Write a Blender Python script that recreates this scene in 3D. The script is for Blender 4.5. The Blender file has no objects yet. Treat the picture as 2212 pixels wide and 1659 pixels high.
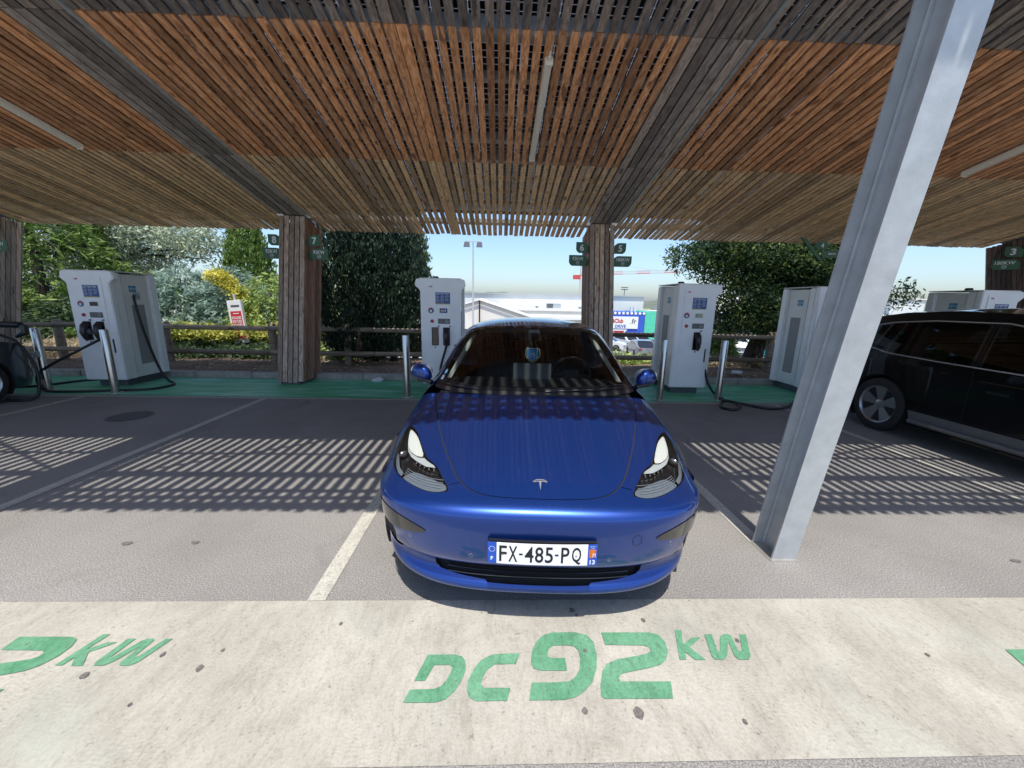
import bpy, bmesh, math, random
import numpy as np
from mathutils import Vector, Matrix
from mathutils.geometry import delaunay_2d_cdt
random.seed(7); RNG = np.random.default_rng(7)
R = math.radians
scene = bpy.context.scene
COL = scene.collection

# ------------------------------------------------------------------ camera
CAMH = 1.65; PITCH = R(12.15); YAW = R(1.9); ROLL = R(1.18); FPX = 835.0 / 2212
f0 = Vector((math.sin(YAW) * math.cos(PITCH), math.cos(YAW) * math.cos(PITCH), -math.sin(PITCH)))
r0 = Vector((math.cos(YAW), -math.sin(YAW), 0)); u0 = r0.cross(f0)
rr = r0 * math.cos(ROLL) + u0 * math.sin(ROLL); uu = -r0 * math.sin(ROLL) + u0 * math.cos(ROLL)
cam_d = bpy.data.cameras.new('camera'); cam = bpy.data.objects.new('camera', cam_d); COL.objects.link(cam)
M = Matrix((rr, uu, -f0)).transposed().to_4x4(); M.translation = (0, 0, CAMH); cam.matrix_world = M
cam_d.sensor_width = 36; cam_d.lens = 36 * FPX; cam_d.clip_start = .05; cam_d.clip_end = 6000
scene.camera = cam

# ------------------------------------------------------------------ light
SUN_EL = 70.0
w = bpy.data.worlds.new('World'); scene.world = w; w.use_nodes = True
nt = w.node_tree; bg = nt.nodes['Background']
sky = nt.nodes.new('ShaderNodeTexSky'); sky.sky_type = 'NISHITA'; sky.sun_disc = False
sky.sun_elevation = R(SUN_EL); sky.sun_rotation = R(180); sky.air_density = 1.0; sky.dust_density = 1.5; sky.ozone_density = 6.0
nt.links.new(sky.outputs[0], bg.inputs[0]); bg.inputs[1].default_value = .125
sd = bpy.data.lights.new('sun', 'SUN'); sd.energy = 3.3; sd.angle = R(.5); sd.color = (1, .955, .88)
so = bpy.data.objects.new('sun', sd); so.rotation_euler = (R(90 - SUN_EL), 0, R(0)); so.location = (0, -5, 20); COL.objects.link(so)
scene.view_settings.view_transform = 'Standard'; scene.view_settings.look = 'None'
scene.view_settings.exposure = .90; scene.view_settings.gamma = 1.0
scene.cycles.max_bounces = 8; scene.cycles.diffuse_bounces = 6; scene.cycles.transparent_max_bounces = 24

# ------------------------------------------------------------------ materials
def nodemat(name):
    m = bpy.data.materials.new(name); m.use_nodes = True
    return m, m.node_tree, m.node_tree.nodes['Principled BSDF']
def ramp(t, fac, stops):
    n = t.nodes.new('ShaderNodeValToRGB'); e = n.color_ramp.elements
    while len(e) < len(stops): e.new(.5)
    for i, (p, c) in enumerate(stops): e[i].position = p; e[i].color = (*c, 1)
    t.links.new(fac, n.inputs[0]); return n.outputs[0]
def noise(t, scale, detail=4, rough=.55, vscale=None, dist=0, rot=None):
    tc = t.nodes.new('ShaderNodeTexCoord'); n = t.nodes.new('ShaderNodeTexNoise')
    src = tc.outputs['Object']
    if vscale or rot:
        mp = t.nodes.new('ShaderNodeMapping'); mp.inputs['Scale'].default_value = vscale or (1, 1, 1)
        if rot: mp.inputs['Rotation'].default_value = rot
        t.links.new(src, mp.inputs[0]); src = mp.outputs[0]
    t.links.new(src, n.inputs['Vector']); n.inputs['Scale'].default_value = scale
    n.inputs['Detail'].default_value = detail; n.inputs['Roughness'].default_value = rough; n.inputs['Distortion'].default_value = dist
    return n.outputs['Fac']
def mixc(t, fac, a, b, mode='MIX'):
    n = t.nodes.new('ShaderNodeMix'); n.data_type = 'RGBA'; n.blend_type = mode
    if isinstance(fac, (int, float)): n.inputs[0].default_value = fac
    else: t.links.new(fac, n.inputs[0])
    for s, x in ((6, a), (7, b)):
        if isinstance(x, tuple): n.inputs[s].default_value = (*x[:3], 1)
        else: t.links.new(x, n.inputs[s])
    return n.outputs[2]
def bump(t, p, h, strength=.3, dist=.01):
    b = t.nodes.new('ShaderNodeBump'); b.inputs['Strength'].default_value = strength; b.inputs['Distance'].default_value = dist
    t.links.new(h, b.inputs['Height']); t.links.new(b.outputs[0], p.inputs['Normal'])
def simple(name, c, rough=.6, metal=0., coat=0., spec=.5, var=0., vs=6., bmp=0., bs=60., vscale=None):
    m, t, p = nodemat(name)
    p.inputs['Base Color'].default_value = (*c, 1); p.inputs['Roughness'].default_value = rough; p.inputs['Metallic'].default_value = metal
    p.inputs['Coat Weight'].default_value = coat; p.inputs['Coat Roughness'].default_value = .03; p.inputs['Specular IOR Level'].default_value = spec
    if var:
        lo = tuple(x * (1 - var) for x in c); hi = tuple(min(1, x * (1 + var)) for x in c)
        t.links.new(ramp(t, noise(t, vs, 6, vscale=vscale), [(.3, lo), (.7, hi)]), p.inputs['Base Color'])
    if bmp: bump(t, p, noise(t, bs, 3), bmp, .003)
    return m

MT = {}
def asphalt():
    m, t, p = nodemat('asphalt')
    big = ramp(t, noise(t, .9, 5, .6), [(.3, (.180, .170, .159)), (.7, (.238, .226, .213))])
    sp = ramp(t, noise(t, 130, 5, .8), [(.34, (.30, .30, .31)), (.5, (.97, .97, .97)), (.66, (1.9, 1.86, 1.78))])
    c = mixc(t, 1.0, big, sp, 'MULTIPLY')
    st = ramp(t, noise(t, 1.7, 6, .7, dist=1.2), [(.55, (0, 0, 0)), (.75, (1, 1, 1))])
    c2 = mixc(t, st, c, mixc(t, 1.0, c, (.80, .79, .78), 'MULTIPLY'))
    oil = ramp(t, noise(t, .55, 7, .72, dist=.5), [(.60, (0, 0, 0)), (.68, (.55, .55, .55))]); c2 = mixc(t, oil, c2, mixc(t, 1.0, c2, (.62, .61, .60), 'MULTIPLY'))
    t.links.new(c2, p.inputs['Base Color']); p.inputs['Roughness'].default_value = .85
    bump(t, p, noise(t, 150, 5, .8), .4, .005); return m
MT['asphalt'] = asphalt()
def concrete_band():
    m, t, p = nodemat('painted_concrete')
    base = ramp(t, noise(t, 2.2, 7, .62, dist=.6), [(.28, (.285, .265, .225)), (.5, (.355, .333, .285)), (.75, (.43, .405, .35))])
    # broom arcs: rings of fine grooves broken up by noise
    tc = t.nodes.new('ShaderNodeTexCoord'); wv = t.nodes.new('ShaderNodeTexWave'); wv.wave_type = 'RINGS'
    mp = t.nodes.new('ShaderNodeMapping'); mp.inputs['Location'].default_value = (.9, -3.4, 0); mp.inputs['Scale'].default_value = (1, .75, 1)
    t.links.new(tc.outputs['Object'], mp.inputs[0]); t.links.new(mp.outputs[0], wv.inputs[0])
    wv.inputs['Scale'].default_value = 27; wv.inputs['Distortion'].default_value = 22; wv.inputs['Detail'].default_value = 3; wv.inputs['Detail Scale'].default_value = .25
    ar = ramp(t, wv.outputs['Fac'], [(.25, (.90, .895, .88)), (.6, (1.02, 1.02, 1.02))])
    msk = ramp(t, noise(t, 3.2, 4, .6, dist=.5), [(.48, (0, 0, 0)), (.66, (.75, .75, .75))])
    c = mixc(t, msk, base, mixc(t, 1., base, ar, 'MULTIPLY'))
    stre = ramp(t, noise(t, 8, 8, .78, vscale=(1.7, .55, 1), rot=(0, 0, R(-16)), dist=1.8), [(.34, (.74, .72, .70)), (.52, (1, 1, 1))])
    c = mixc(t, .7, c, mixc(t, 1., c, stre, 'MULTIPLY'))
    pit = ramp(t, noise(t, 38, 4, .75), [(.29, (.4, .38, .36)), (.40, (1, 1, 1))])
    c = mixc(t, .8, c, mixc(t, 1., c, pit, 'MULTIPLY'))
    gn = ramp(t, noise(t, 75, 6, .85), [(.34, (.80, .79, .77)), (.5, (1, 1, 1)), (.66, (1.10, 1.09, 1.08))])
    c = mixc(t, 1., c, gn, 'MULTIPLY')
    gr = ramp(t, noise(t, 1.4, 3, .5, dist=.4), [(.56, (0, 0, 0)), (.72, (.35, .35, .35))])
    c = mixc(t, gr, c, (.36, .41, .35))
    t.links.new(c, p.inputs['Base Color']); p.inputs['Roughness'].default_value = .8
    h = t.nodes.new('ShaderNodeMath'); h.operation = 'ADD'; t.links.new(noise(t, 16, 7, .75, vscale=(1.6, .6, 1), rot=(0, 0, R(-16)), dist=1.5), h.inputs[0]); t.links.new(noise(t, 70, 5, .7), h.inputs[1])
    bump(t, p, h.outputs[0], .55, .005); return m
MT['band'] = concrete_band()
def worn_paint(name, c, c2, worn=.30, metal=0):
    m, t, p = nodemat(name)
    base = ramp(t, noise(t, 5, 5, .6), [(.3, c), (.7, c2)])
    under = (.10, .095, .09)
    wf = ramp(t, noise(t, 42, 5, .75), [(worn - .06, (1, 1, 1)), (worn + .05, (0, 0, 0))])
    gn = ramp(t, noise(t, 75, 6, .85), [(.34, (.66, .66, .65)), (.5, (1, 1, 1)), (.66, (1.2, 1.2, 1.2))]); base = mixc(t, 1., base, gn, 'MULTIPLY')
    sk = ramp(t, noise(t, 8, 8, .78, vscale=(1.7, .55, 1), rot=(0, 0, R(-16)), dist=1.8), [(.36, (.72, .74, .74)), (.52, (1, 1, 1))]); base = mixc(t, 1., base, sk, 'MULTIPLY')
    t.links.new(mixc(t, wf, base, under), p.inputs['Base Color']); p.inputs['Roughness'].default_value = .75
    bump(t, p, noise(t, 90, 4, .7), .4, .004); return m
MT['white_line'] = worn_paint('white_road_paint', (.38, .36, .31), (.47, .45, .39), .375)
MT['green_letter'] = worn_paint('green_letter_paint', (.065, .215, .11), (.13, .30, .18), .365)
def green_floor():
    m, t, p = nodemat('green_floor_paint')
    a = ramp(t, noise(t, 2.0, 6, .65, vscale=(.5, 2.2, 1), dist=.6), [(.3, (.045, .33, .13)), (.5, (.11, .44, .24)), (.72, (.32, .60, .48))])
    wf = ramp(t, noise(t, 30, 5, .75, vscale=(.4, 1.6, 1)), [(.30, (1, 1, 1)), (.38, (0, 0, 0))])
    t.links.new(mixc(t, wf, a, (.11, .13, .12)), p.inputs['Base Color']); p.inputs['Roughness'].default_value = .5
    bump(t, p, noise(t, 60, 4), .3, .004); return m
MT['green_floor'] = green_floor()
def wood(name, dark, mid, light, along='Y', knots=True, rough=.7):
    m, t, p = nodemat(name)
    sc = {'Y': (24, 1.1, 24), 'Z': (24, 24, 1.1), 'X': (1.1, 24, 24)}[along]
    at = t.nodes.new('ShaderNodeAttribute'); at.attribute_name = 'tone'
    tc = t.nodes.new('ShaderNodeTexCoord'); mp = t.nodes.new('ShaderNodeMapping'); mp.inputs['Scale'].default_value = sc
    off = t.nodes.new('ShaderNodeVectorMath'); off.operation = 'SCALE'; t.links.new(at.outputs['Vector'], off.inputs[0]); off.inputs['Scale'].default_value = 37
    ad = t.nodes.new('ShaderNodeVectorMath'); ad.operation = 'ADD'; t.links.new(tc.outputs['Object'], ad.inputs[0]); t.links.new(off.outputs[0], ad.inputs[1])
    t.links.new(ad.outputs[0], mp.inputs[0]); n = t.nodes.new('ShaderNodeTexNoise'); t.links.new(mp.outputs[0], n.inputs['Vector'])
    n.inputs['Scale'].default_value = 1.6; n.inputs['Detail'].default_value = 6; n.inputs['Distortion'].default_value = .9
    c = ramp(t, n.outputs['Fac'], [(.30, dark), (.5, mid), (.72, light)])
    tn = ramp(t, at.outputs['Fac'], [(0, (.55, .53, .52)), (.5, (1, 1, 1)), (1, (1.38, 1.3, 1.2))])
    c = mixc(t, 1., c, tn, 'MULTIPLY')
    if knots:
        k = t.nodes.new('ShaderNodeTexNoise'); mk = t.nodes.new('ShaderNodeMapping')
        mk.inputs['Scale'].default_value = {'Y': (9, 2.4, 9), 'Z': (9, 9, 2.4), 'X': (2.4, 9, 9)}[along]
        t.links.new(ad.outputs[0], mk.inputs[0]); t.links.new(mk.outputs[0], k.inputs['Vector']); k.inputs['Scale'].default_value = 1.5; k.inputs['Detail'].default_value = 2
        kf = ramp(t, k.outputs['Fac'], [(.63, (0, 0, 0)), (.70, (.75, .75, .75))])
        c = mixc(t, kf, c, tuple(x * .4 for x in dark))
    t.links.new(c, p.inputs['Base Color']); p.inputs['Roughness'].default_value = rough
    bump(t, p, n.outputs['Fac'], .25, .004); return m
MT['wood_red'] = wood('stained_larch', (.34, .145, .062), (.62, .31, .150), (.80, .47, .265))
MT['wood_tan'] = wood('tan_larch', (.43, .265, .145), (.69, .48, .275), (.82, .63, .405))
MT['wood_grey'] = wood('weathered_larch', (.12, .10, .09), (.22, .19, .17), (.33, .295, .265))
MT['wood_beam'] = wood('grey_brown_larch', (.19, .16, .145), (.33, .29, .265), (.45, .41, .375))
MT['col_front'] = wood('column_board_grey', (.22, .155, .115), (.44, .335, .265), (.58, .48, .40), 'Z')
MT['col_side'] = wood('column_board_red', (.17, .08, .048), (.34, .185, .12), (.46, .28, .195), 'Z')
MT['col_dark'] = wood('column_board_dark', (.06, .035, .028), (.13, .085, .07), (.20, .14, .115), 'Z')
MT['fence_wood'] = wood('fence_timber', (.13, .10, .075), (.24, .195, .145), (.36, .30, .23), 'X')
MT['galv'] = simple('galvanised_steel', (.50, .52, .52), .5, .3, var=.10, vs=9, bmp=.4, bs=28)
MT['galv_dull'] = simple('dull_galvanised_steel', (.42, .45, .46), .5, .5, var=.2, vs=14)
MT['stainless'] = simple('brushed_stainless', (.55, .53, .50), .24, .95, var=.08, vs=30, vscale=(1, 1, .1))
MT['dark_void'] = simple('dark_void', (.012, .011, .011), .9)
MT['white_shell'] = simple('charger_white_coat', (.84, .85, .86), .38, 0, .2, var=.05, vs=3)
MT['side_grey'] = simple('charger_warm_grey', (.74, .74, .72), .45, var=.05, vs=3)
MT['plinth'] = simple('plinth_grey', (.075, .085, .095), .6, var=.15, vs=8)
MT['vent'] = None
def vent_mat():
    m, t, p = nodemat('perforated_vent')
    tc = t.nodes.new('ShaderNodeTexCoord'); wv = t.nodes.new('ShaderNodeTexWave'); wv.bands_direction = 'Y'; t.links.new(tc.outputs['Object'], wv.inputs[0])
    wv.inputs['Scale'].default_value = 26; wv.inputs['Distortion'].default_value = .3
    t.links.new(ramp(t, wv.outputs['Fac'], [(.3, (.21, .21, .205)), (.7, (.34, .34, .33))]), p.inputs['Base Color']); p.inputs['Roughness'].default_value = .6
    return m
MT['vent'] = vent_mat()
MT['black_rubber'] = simple('black_rubber', (.016, .016, .017), .5, bmp=.2, bs=80)
MT['black_plastic'] = simple('black_plastic', (.02, .02, .021), .35)
MT['gloss_black'] = simple('gloss_black', (.012, .012, .013), .12, coat=.6)
MT['screen_dark'] = simple('dark_screen', (.015, .016, .015), .1)
MT['screen_lit'] = simple('pale_lcd', (.38, .40, .27), .3)
MT['panel_grey'] = simple('reader_panel_grey', (.12, .125, .13), .35)
MT['red_button'] = simple('red_button', (.38, .02, .025), .3)
MT['red_ink'] = simple('red_ink', (.45, .02, .02), .5)
MT['blue_sticker'] = simple('blue_sticker', (.02, .075, .26), .4)
MT['teal_sticker'] = simple('teal_sticker', (.03, .25, .42), .4)
MT['yellow_sticker'] = simple('yellow_sticker', (.60, .50, .12), .5)
MT['white_ink'] = simple('white_ink', (.72, .74, .76), .5)
MT['white_matt'] = simple('white_matt', (.70, .70, .68), .6, var=.06)
MT['sign_green'] = simple('sign_green', (.025, .105, .045), .4, var=.1, vs=12)
MT['kerb'] = simple('kerb_concrete', (.30, .285, .26), .85, var=.22, vs=7, bmp=.4)
def soil():
    m, t, p = nodemat('mulch_soil')
    c = ramp(t, noise(t, 26, 6, .75), [(.3, (.055, .035, .022)), (.5, (.16, .10, .065)), (.68, (.36, .27, .19))])
    g = ramp(t, noise(t, 1.3, 4, .6), [(.45, (0, 0, 0)), (.62, (.6, .6, .6))])
    c = mixc(t, g, c, mixc(t, .5, c, (.42, .35, .22)))
    t.links.new(c, p.inputs['Base Color']); p.inputs['Roughness'].default_value = .95; bump(t, p, noise(t, 40, 5, .8), 1., .03); return m
MT['soil'] = soil()
MT['lower_ground'] = simple('lower_lot_asphalt', (.27, .26, .24), .9, var=.2, vs=.6)
MT['grass_dry'] = simple('dry_grass_ground', (.20, .19, .09), .95, var=.4, vs=1.2)
def pv():
    m, t, p = nodemat('solar_glass_cells')
    tc = t.nodes.new('ShaderNodeTexCoord'); sx = t.nodes.new('ShaderNodeSeparateXYZ'); t.links.new(tc.outputs['Object'], sx.inputs[0])
    def line(o, pitch, wd):
        a = t.nodes.new('ShaderNodeMath'); a.operation = 'DIVIDE'; t.links.new(o, a.inputs[0]); a.inputs[1].default_value = pitch
        b = t.nodes.new('ShaderNodeMath'); b.operation = 'FRACT'; t.links.new(a.outputs[0], b.inputs[0])
        c = t.nodes.new('ShaderNodeMath'); c.operation = 'LESS_THAN'; t.links.new(b.outputs[0], c.inputs[0]); c.inputs[1].default_value = wd
        return c.outputs[0]
    mx = t.nodes.new('ShaderNodeMath'); mx.operation = 'MAXIMUM'
    t.links.new(line(sx.outputs[0], .166, .05), mx.inputs[0]); t.links.new(line(sx.outputs[1], .083, .09), mx.inputs[1])
    p.inputs['Base Color'].default_value = (.008, .009, .013, 1); p.inputs['Roughness'].default_value = .3
    tr = t.nodes.new('ShaderNodeBsdfTranslucent'); tr.inputs[0].default_value = (.42, .45, .5, 1)
    ms = t.nodes.new('ShaderNodeMixShader'); t.links.new(mx.outputs[0], ms.inputs[0]); t.links.new(p.outputs[0], ms.inputs[1]); t.links.new(tr.outputs[0], ms.inputs[2])
    t.links.new(ms.outputs[0], t.nodes['Material Output'].inputs[0]); return m
MT['pv'] = pv()
MT['lamp_grey'] = simple('lamp_housing', (.80, .77, .66), .5, var=.06)
MT['lamp_diff'] = simple('lamp_diffuser', (.84, .80, .68), .35, var=.08, vs=40)
def glass(name, tint, refl_rough=.02, trans=.5):
    m = bpy.data.materials.new(name); m.use_nodes = True; t = m.node_tree; t.nodes.clear()
    o = t.nodes.new('ShaderNodeOutputMaterial'); tp = t.nodes.new('ShaderNodeBsdfTransparent'); tp.inputs[0].default_value = (*tint, 1)
    g = t.nodes.new('ShaderNodeBsdfGlossy'); g.inputs['Roughness'].default_value = refl_rough; g.inputs[0].default_value = (1, 1, 1, 1)
    fr = t.nodes.new('ShaderNodeFresnel'); fr.inputs[0].default_value = 1.42
    mx = t.nodes.new('ShaderNodeMixShader'); t.links.new(fr.outputs[0], mx.inputs[0]); t.links.new(tp.outputs[0], mx.inputs[1]); t.links.new(g.outputs[0], mx.inputs[2])
    t.links.new(mx.outputs[0], o.inputs[0]); return m
MT['windscreen'] = glass('windscreen_glass', (.68, .73, .71))
MT['side_glass'] = glass('tinted_side_glass', (.10, .11, .11))
MT['clear_lens'] = glass('clear_lens', (.86, .88, .9))
def carpaint(name, c, flake=.5, metal=.7, rough=.32):
    m, t, p = nodemat(name)
    p.inputs['Metallic'].default_value = metal; p.inputs['Roughness'].default_value = rough
    p.inputs['Coat Weight'].default_value = 1.; p.inputs['Coat Roughness'].default_value = .03; p.inputs['Coat IOR'].default_value = 1.45
    lo = tuple(x * .85 for x in c); hi = tuple(x * 1.25 for x in c)
    c1 = ramp(t, noise(t, 900, 2, .6), [(.35, lo), (.65, hi)])
    dust = ramp(t, noise(t, 60, 8, .8), [(.64, (0, 0, 0)), (.80, (.14, .14, .14))])
    t.links.new(mixc(t, dust, c1, (.22, .24, .32)), p.inputs['Base Color'])
    return m
MT['blue_paint'] = carpaint('deep_blue_metallic_paint', (.010, .046, .235))
MT['black_paint'] = carpaint('black_car_paint', (.003, .003, .0035), metal=0)
_p = MT['black_paint'].node_tree.nodes['Principled BSDF']; _p.inputs['Coat IOR'].default_value = 1.4; _p.inputs['Specular IOR Level'].default_value = .1
MT['slate_paint'] = carpaint('slate_blue_paint', (.035, .05, .062), metal=.4)
MT['white_paint'] = carpaint('white_car_paint', (.6, .6, .6), metal=0)
MT['grey_paint'] = carpaint('grey_car_paint', (.22, .23, .24), metal=.4)
MT['emblem_silver'] = simple('emblem_silver', (.34, .36, .40), .25, .5)
MT['chrome'] = simple('chrome', (.78, .78, .78), .25, .7)
MT['tyre'] = simple('tyre_rubber', (.022, .022, .023), .75, bmp=.3, bs=60)
MT['alloy'] = simple('alloy_silver', (.42, .43, .44), .3, .8)
MT['dark_alloy'] = simple('dark_alloy', (.05, .05, .055), .35, .6)
MT['grey_clad'] = simple('grey_sill_cladding', (.11, .115, .12), .5, var=.1)
MT['interior'] = simple('black_upholstery', (.018, .018, .02), .6, bmp=.3)
MT['headliner'] = simple('pale_headliner', (.34, .36, .35), .8)
MT['plate_white'] = simple('plate_white', (.78, .79, .80), .3)
MT['plate_blue'] = simple('plate_blue', (.015, .08, .42), .35)
MT['plate_ink'] = simple('plate_black_ink', (.012, .012, .012), .4)
MT['orange_ink'] = simple('orange_ink', (.75, .22, .02), .5)
MT['drl_white'] = simple('headlight_white_reflector', (.50, .51, .47), .25, coat=.5)
MT['lens_grey'] = simple('headlight_grey_lens', (.14, .165, .19), .22, .1, coat=.8)
MT['skirt_white'] = simple('headlight_skirt', (.36, .38, .38), .3)
MT['lens_rib'] = simple('lens_rib', (.24, .27, .30), .3)
MT['lamp_chrome'] = simple('headlight_chrome', (.35, .36, .37), .22, .9)
MT['tile_wall_white'] = simple('warehouse_white_cladding', (.60, .62, .60), .6, var=.05, vs=.4)
MT['wall_cream'] = simple('pale_render_wall', (.62, .60, .55), .8, var=.08, vs=.5)
MT['tent_cloth'] = simple('white_tent_cloth', (.66, .62, .56), .7, var=.07, vs=.8)
MT['shop_blue'] = simple('shop_blue_wall', (.03, .09, .45), .6, var=.12, vs=2)
MT['shop_green'] = simple('shop_green_panel', (.08, .50, .33), .6, var=.1, vs=2)
MT['shop_red'] = simple('shop_red_door', (.50, .025, .03), .5)
MT['wall_grey'] = simple('grey_cladding_wall', (.13, .14, .16), .7, var=.1, vs=.8)
MT['turquoise'] = simple('turquoise_container', (.02, .32, .36), .6, var=.1)
MT['crane_red'] = simple('crane_red', (.50, .07, .06), .5)
MT['crane_white'] = simple('crane_white', (.45, .44, .45), .5)
MT['pennant_blue'] = simple('pennant_sky_blue', (.05, .30, .62), .7)
MT['pennant_gold'] = simple('pennant_fringe', (.28, .27, .16), .8)
MT['paper'] = simple('crumpled_paper', (.62, .63, .66), .8, var=.1)
MT['tar'] = simple('dark_stain', (.12, .11, .10), .9, var=.45, vs=90)
MT['cast_iron'] = simple('manhole_iron', (.09, .088, .088), .6, .3, var=.3, vs=40, bmp=.6, bs=50)
def leafmat(name, a, b, c, tl=.35, big=.7):
    m, t, p = nodemat(name)
    at = t.nodes.new('ShaderNodeAttribute'); at.attribute_name = 'tone'
    n = t.nodes.new('ShaderNodeMath'); n.operation = 'MULTIPLY_ADD'; t.links.new(noise(t, big, 3, .5), n.inputs[0]); n.inputs[1].default_value = .8
    s = t.nodes.new('ShaderNodeMath'); s.operation = 'MULTIPLY'; t.links.new(at.outputs['Fac'], s.inputs[0]); s.inputs[1].default_value = .6; t.links.new(s.outputs[0], n.inputs[2])
    col = ramp(t, n.outputs[0], [(.4, a), (.7, b), (1., c)])
    t.links.new(col, p.inputs['Base Color']); p.inputs['Roughness'].default_value = .55; p.inputs['Specular IOR Level'].default_value = .3
    tr = t.nodes.new('ShaderNodeBsdfTranslucent'); t.links.new(col, tr.inputs[0])
    ms = t.nodes.new('ShaderNodeMixShader'); ms.inputs[0].default_value = tl
    t.links.new(p.outputs[0], ms.inputs[1]); t.links.new(tr.outputs[0], ms.inputs[2]); t.links.new(ms.outputs[0], t.nodes['Material Output'].inputs[0]); return m
MT['leaf_conifer'] = leafmat('conifer_leaves', (.06, .12, .022), (.13, .21, .045), (.25, .33, .09))
MT['leaf_silver'] = leafmat('silver_leaves', (.17, .23, .15), (.36, .42, .29), (.58, .62, .46))
MT['leaf_blue'] = leafmat('blue_juniper_leaves', (.12, .20, .15), (.25, .35, .28), (.44, .54, .45))
MT['leaf_cypress'] = leafmat('cypress_leaves', (.07, .13, .025), (.13, .21, .04), (.20, .29, .07))
MT['leaf_darkcyp'] = leafmat('dark_cypress_leaves', (.012, .026, .016), (.022, .045, .026), (.04, .07, .038), .15)
MT['leaf_yellow'] = leafmat('golden_leaves', (.20, .24, .05), (.36, .38, .07), (.54, .50, .13))
MT['leaf_gold'] = leafmat('golden_branch_leaves', (.40, .38, .05), (.62, .56, .09), (.78, .70, .18))
MT['leaf_lime'] = leafmat('lime_leaves', (.16, .24, .06), (.30, .39, .11), (.48, .55, .20))
MT['leaf_dark'] = leafmat('dark_shrub_leaves', (.03, .06, .03), (.06, .10, .045), (.12, .17, .07))
MT['leaf_locust'] = leafmat('locust_leaves', (.014, .036, .018), (.035, .075, .028), (.19, .25, .06), .4)
MT['straw'] = leafmat('dry_straw', (.26, .20, .12), (.45, .37, .24), (.66, .58, .42))
MT['bark'] = simple('bark', (.05, .038, .03), .95, var=.4, vs=12, bmp=1., bs=14, vscale=(1, 1, .2))
MT['far_wood'] = simple('far_woodland', (.11, .135, .095), .95, var=.4, vs=.03)

# ------------------------------------------------------------------ mesh helpers
class MB:
    def __init__(s): s.v = []; s.f = []; s.m = []; s.t = []
    def add(s, vs, fs, mat=0, tone=.5):
        n = len(s.v); s.v += [tuple(v) for v in vs]; s.f += [tuple(i + n for i in f) for f in fs]
        s.m += [mat] * len(fs); s.t += [tone] * len(fs); return s
    def box(s, lo, hi, mat=0, tone=.5, M=None):
        x0, y0, z0 = lo; x1, y1, z1 = hi
        v = [Vector(p) for p in ((x0, y0, z0), (x1, y0, z0), (x1, y1, z0), (x0, y1, z0), (x0, y0, z1), (x1, y0, z1), (x1, y1, z1), (x0, y1, z1))]
        if M: v = [M @ p for p in v]
        return s.add(v, [(0, 3, 2, 1), (4, 5, 6, 7), (0, 1, 5, 4), (1, 2, 6, 5), (2, 3, 7, 6), (3, 0, 4, 7)], mat, tone)
    def prism(s, poly, fr, h, mat=0, tone=.5):      # poly in 2d, fr(x,y,h)->3d
        n = len(poly); a = sum(poly[i][0] * poly[(i + 1) % n][1] - poly[(i + 1) % n][0] * poly[i][1] for i in range(n))
        if a < 0: poly = poly[::-1]
        vs = [fr(x, y, 0) for x, y in poly] + [fr(x, y, h) for x, y in poly]
        return s.add(vs, [tuple(range(n - 1, -1, -1)), tuple(range(n, 2 * n))] + [(i, (i + 1) % n, (i + 1) % n + n, i + n) for i in range(n)], mat, tone)
    def tube(s, pts, r, n=8, mat=0, tone=.5, cap=True, r1=None):
        pts = [Vector(p) for p in pts]; k = len(pts); rs = r if isinstance(r, (list, tuple)) else [r + ((r1 if r1 is not None else r) - r) * i / (k - 1) for i in range(k)]
        vs = []; up = None
        for i, p in enumerate(pts):
            d = (pts[min(i + 1, k - 1)] - pts[max(i - 1, 0)]).normalized()
            if up is None: up = d.orthogonal().normalized()
            up = (up - d * up.dot(d)); up = up.normalized() if up.length > 1e-6 else d.orthogonal().normalized()
            b = d.cross(up)
            for j in range(n):
                a = 2 * math.pi * j / n; vs.append(p + (up * math.cos(a) + b * math.sin(a)) * rs[i])
        fs = [(i * n + j, i * n + (j + 1) % n, (i + 1) * n + (j + 1) % n, (i + 1) * n + j) for i in range(k - 1) for j in range(n)]
        if cap: fs += [tuple(range(n - 1, -1, -1)), tuple((k - 1) * n + j for j in range(n))]
        return s.add(vs, fs, mat, tone)
    def lathe(s, prof, M, n=32, mat=0, tone=.5):     # prof: (r, h) about local z of M
        k = len(prof); vs = [M @ Vector((r * math.cos(2 * math.pi * j / n), r * math.sin(2 * math.pi * j / n), h)) for r, h in prof for j in range(n)]
        fs = [(i * n + j, i * n + (j + 1) % n, (i + 1) * n + (j + 1) % n, (i + 1) * n + j) for i in range(k - 1) for j in range(n)]
        return s.add(vs, fs, mat, tone)
    def build(s, name, mats, parent=None, smooth=None, bevel=0, off=None, **kw):
        me = bpy.data.meshes.new(name)
        V = s.v if off is None else [tuple(Vector(v) - Vector(off)) for v in s.v]
        me.from_pydata(V, [], s.f)
        if not isinstance(mats, (list, tuple)): mats = [mats]
        for m in mats: me.materials.append(MT[m] if isinstance(m, str) else m)
        me.polygons.foreach_set('material_index', s.m)
        a = me.attributes.new('tone', 'FLOAT', 'FACE'); a.data.foreach_set('value', s.t)
        if bevel:
            bm = bmesh.new(); bm.from_mesh(me); bmesh.ops.remove_doubles(bm, verts=bm.verts, dist=1e-5)
            ed = [e for e in bm.edges if e.is_manifold and e.calc_face_angle(0) > .5]
            bmesh.ops.bevel(bm, geom=ed, offset=bevel, segments=2, affect='EDGES', clamp_overlap=True); bm.to_mesh(me); bm.free()
            if smooth is None: smooth = 35
        if smooth:
            me.polygons.foreach_set('use_smooth', [True] * len(me.polygons)); me.set_sharp_from_angle(angle=R(smooth))
        me.update()
        return link(name, me, parent, **kw)
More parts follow.
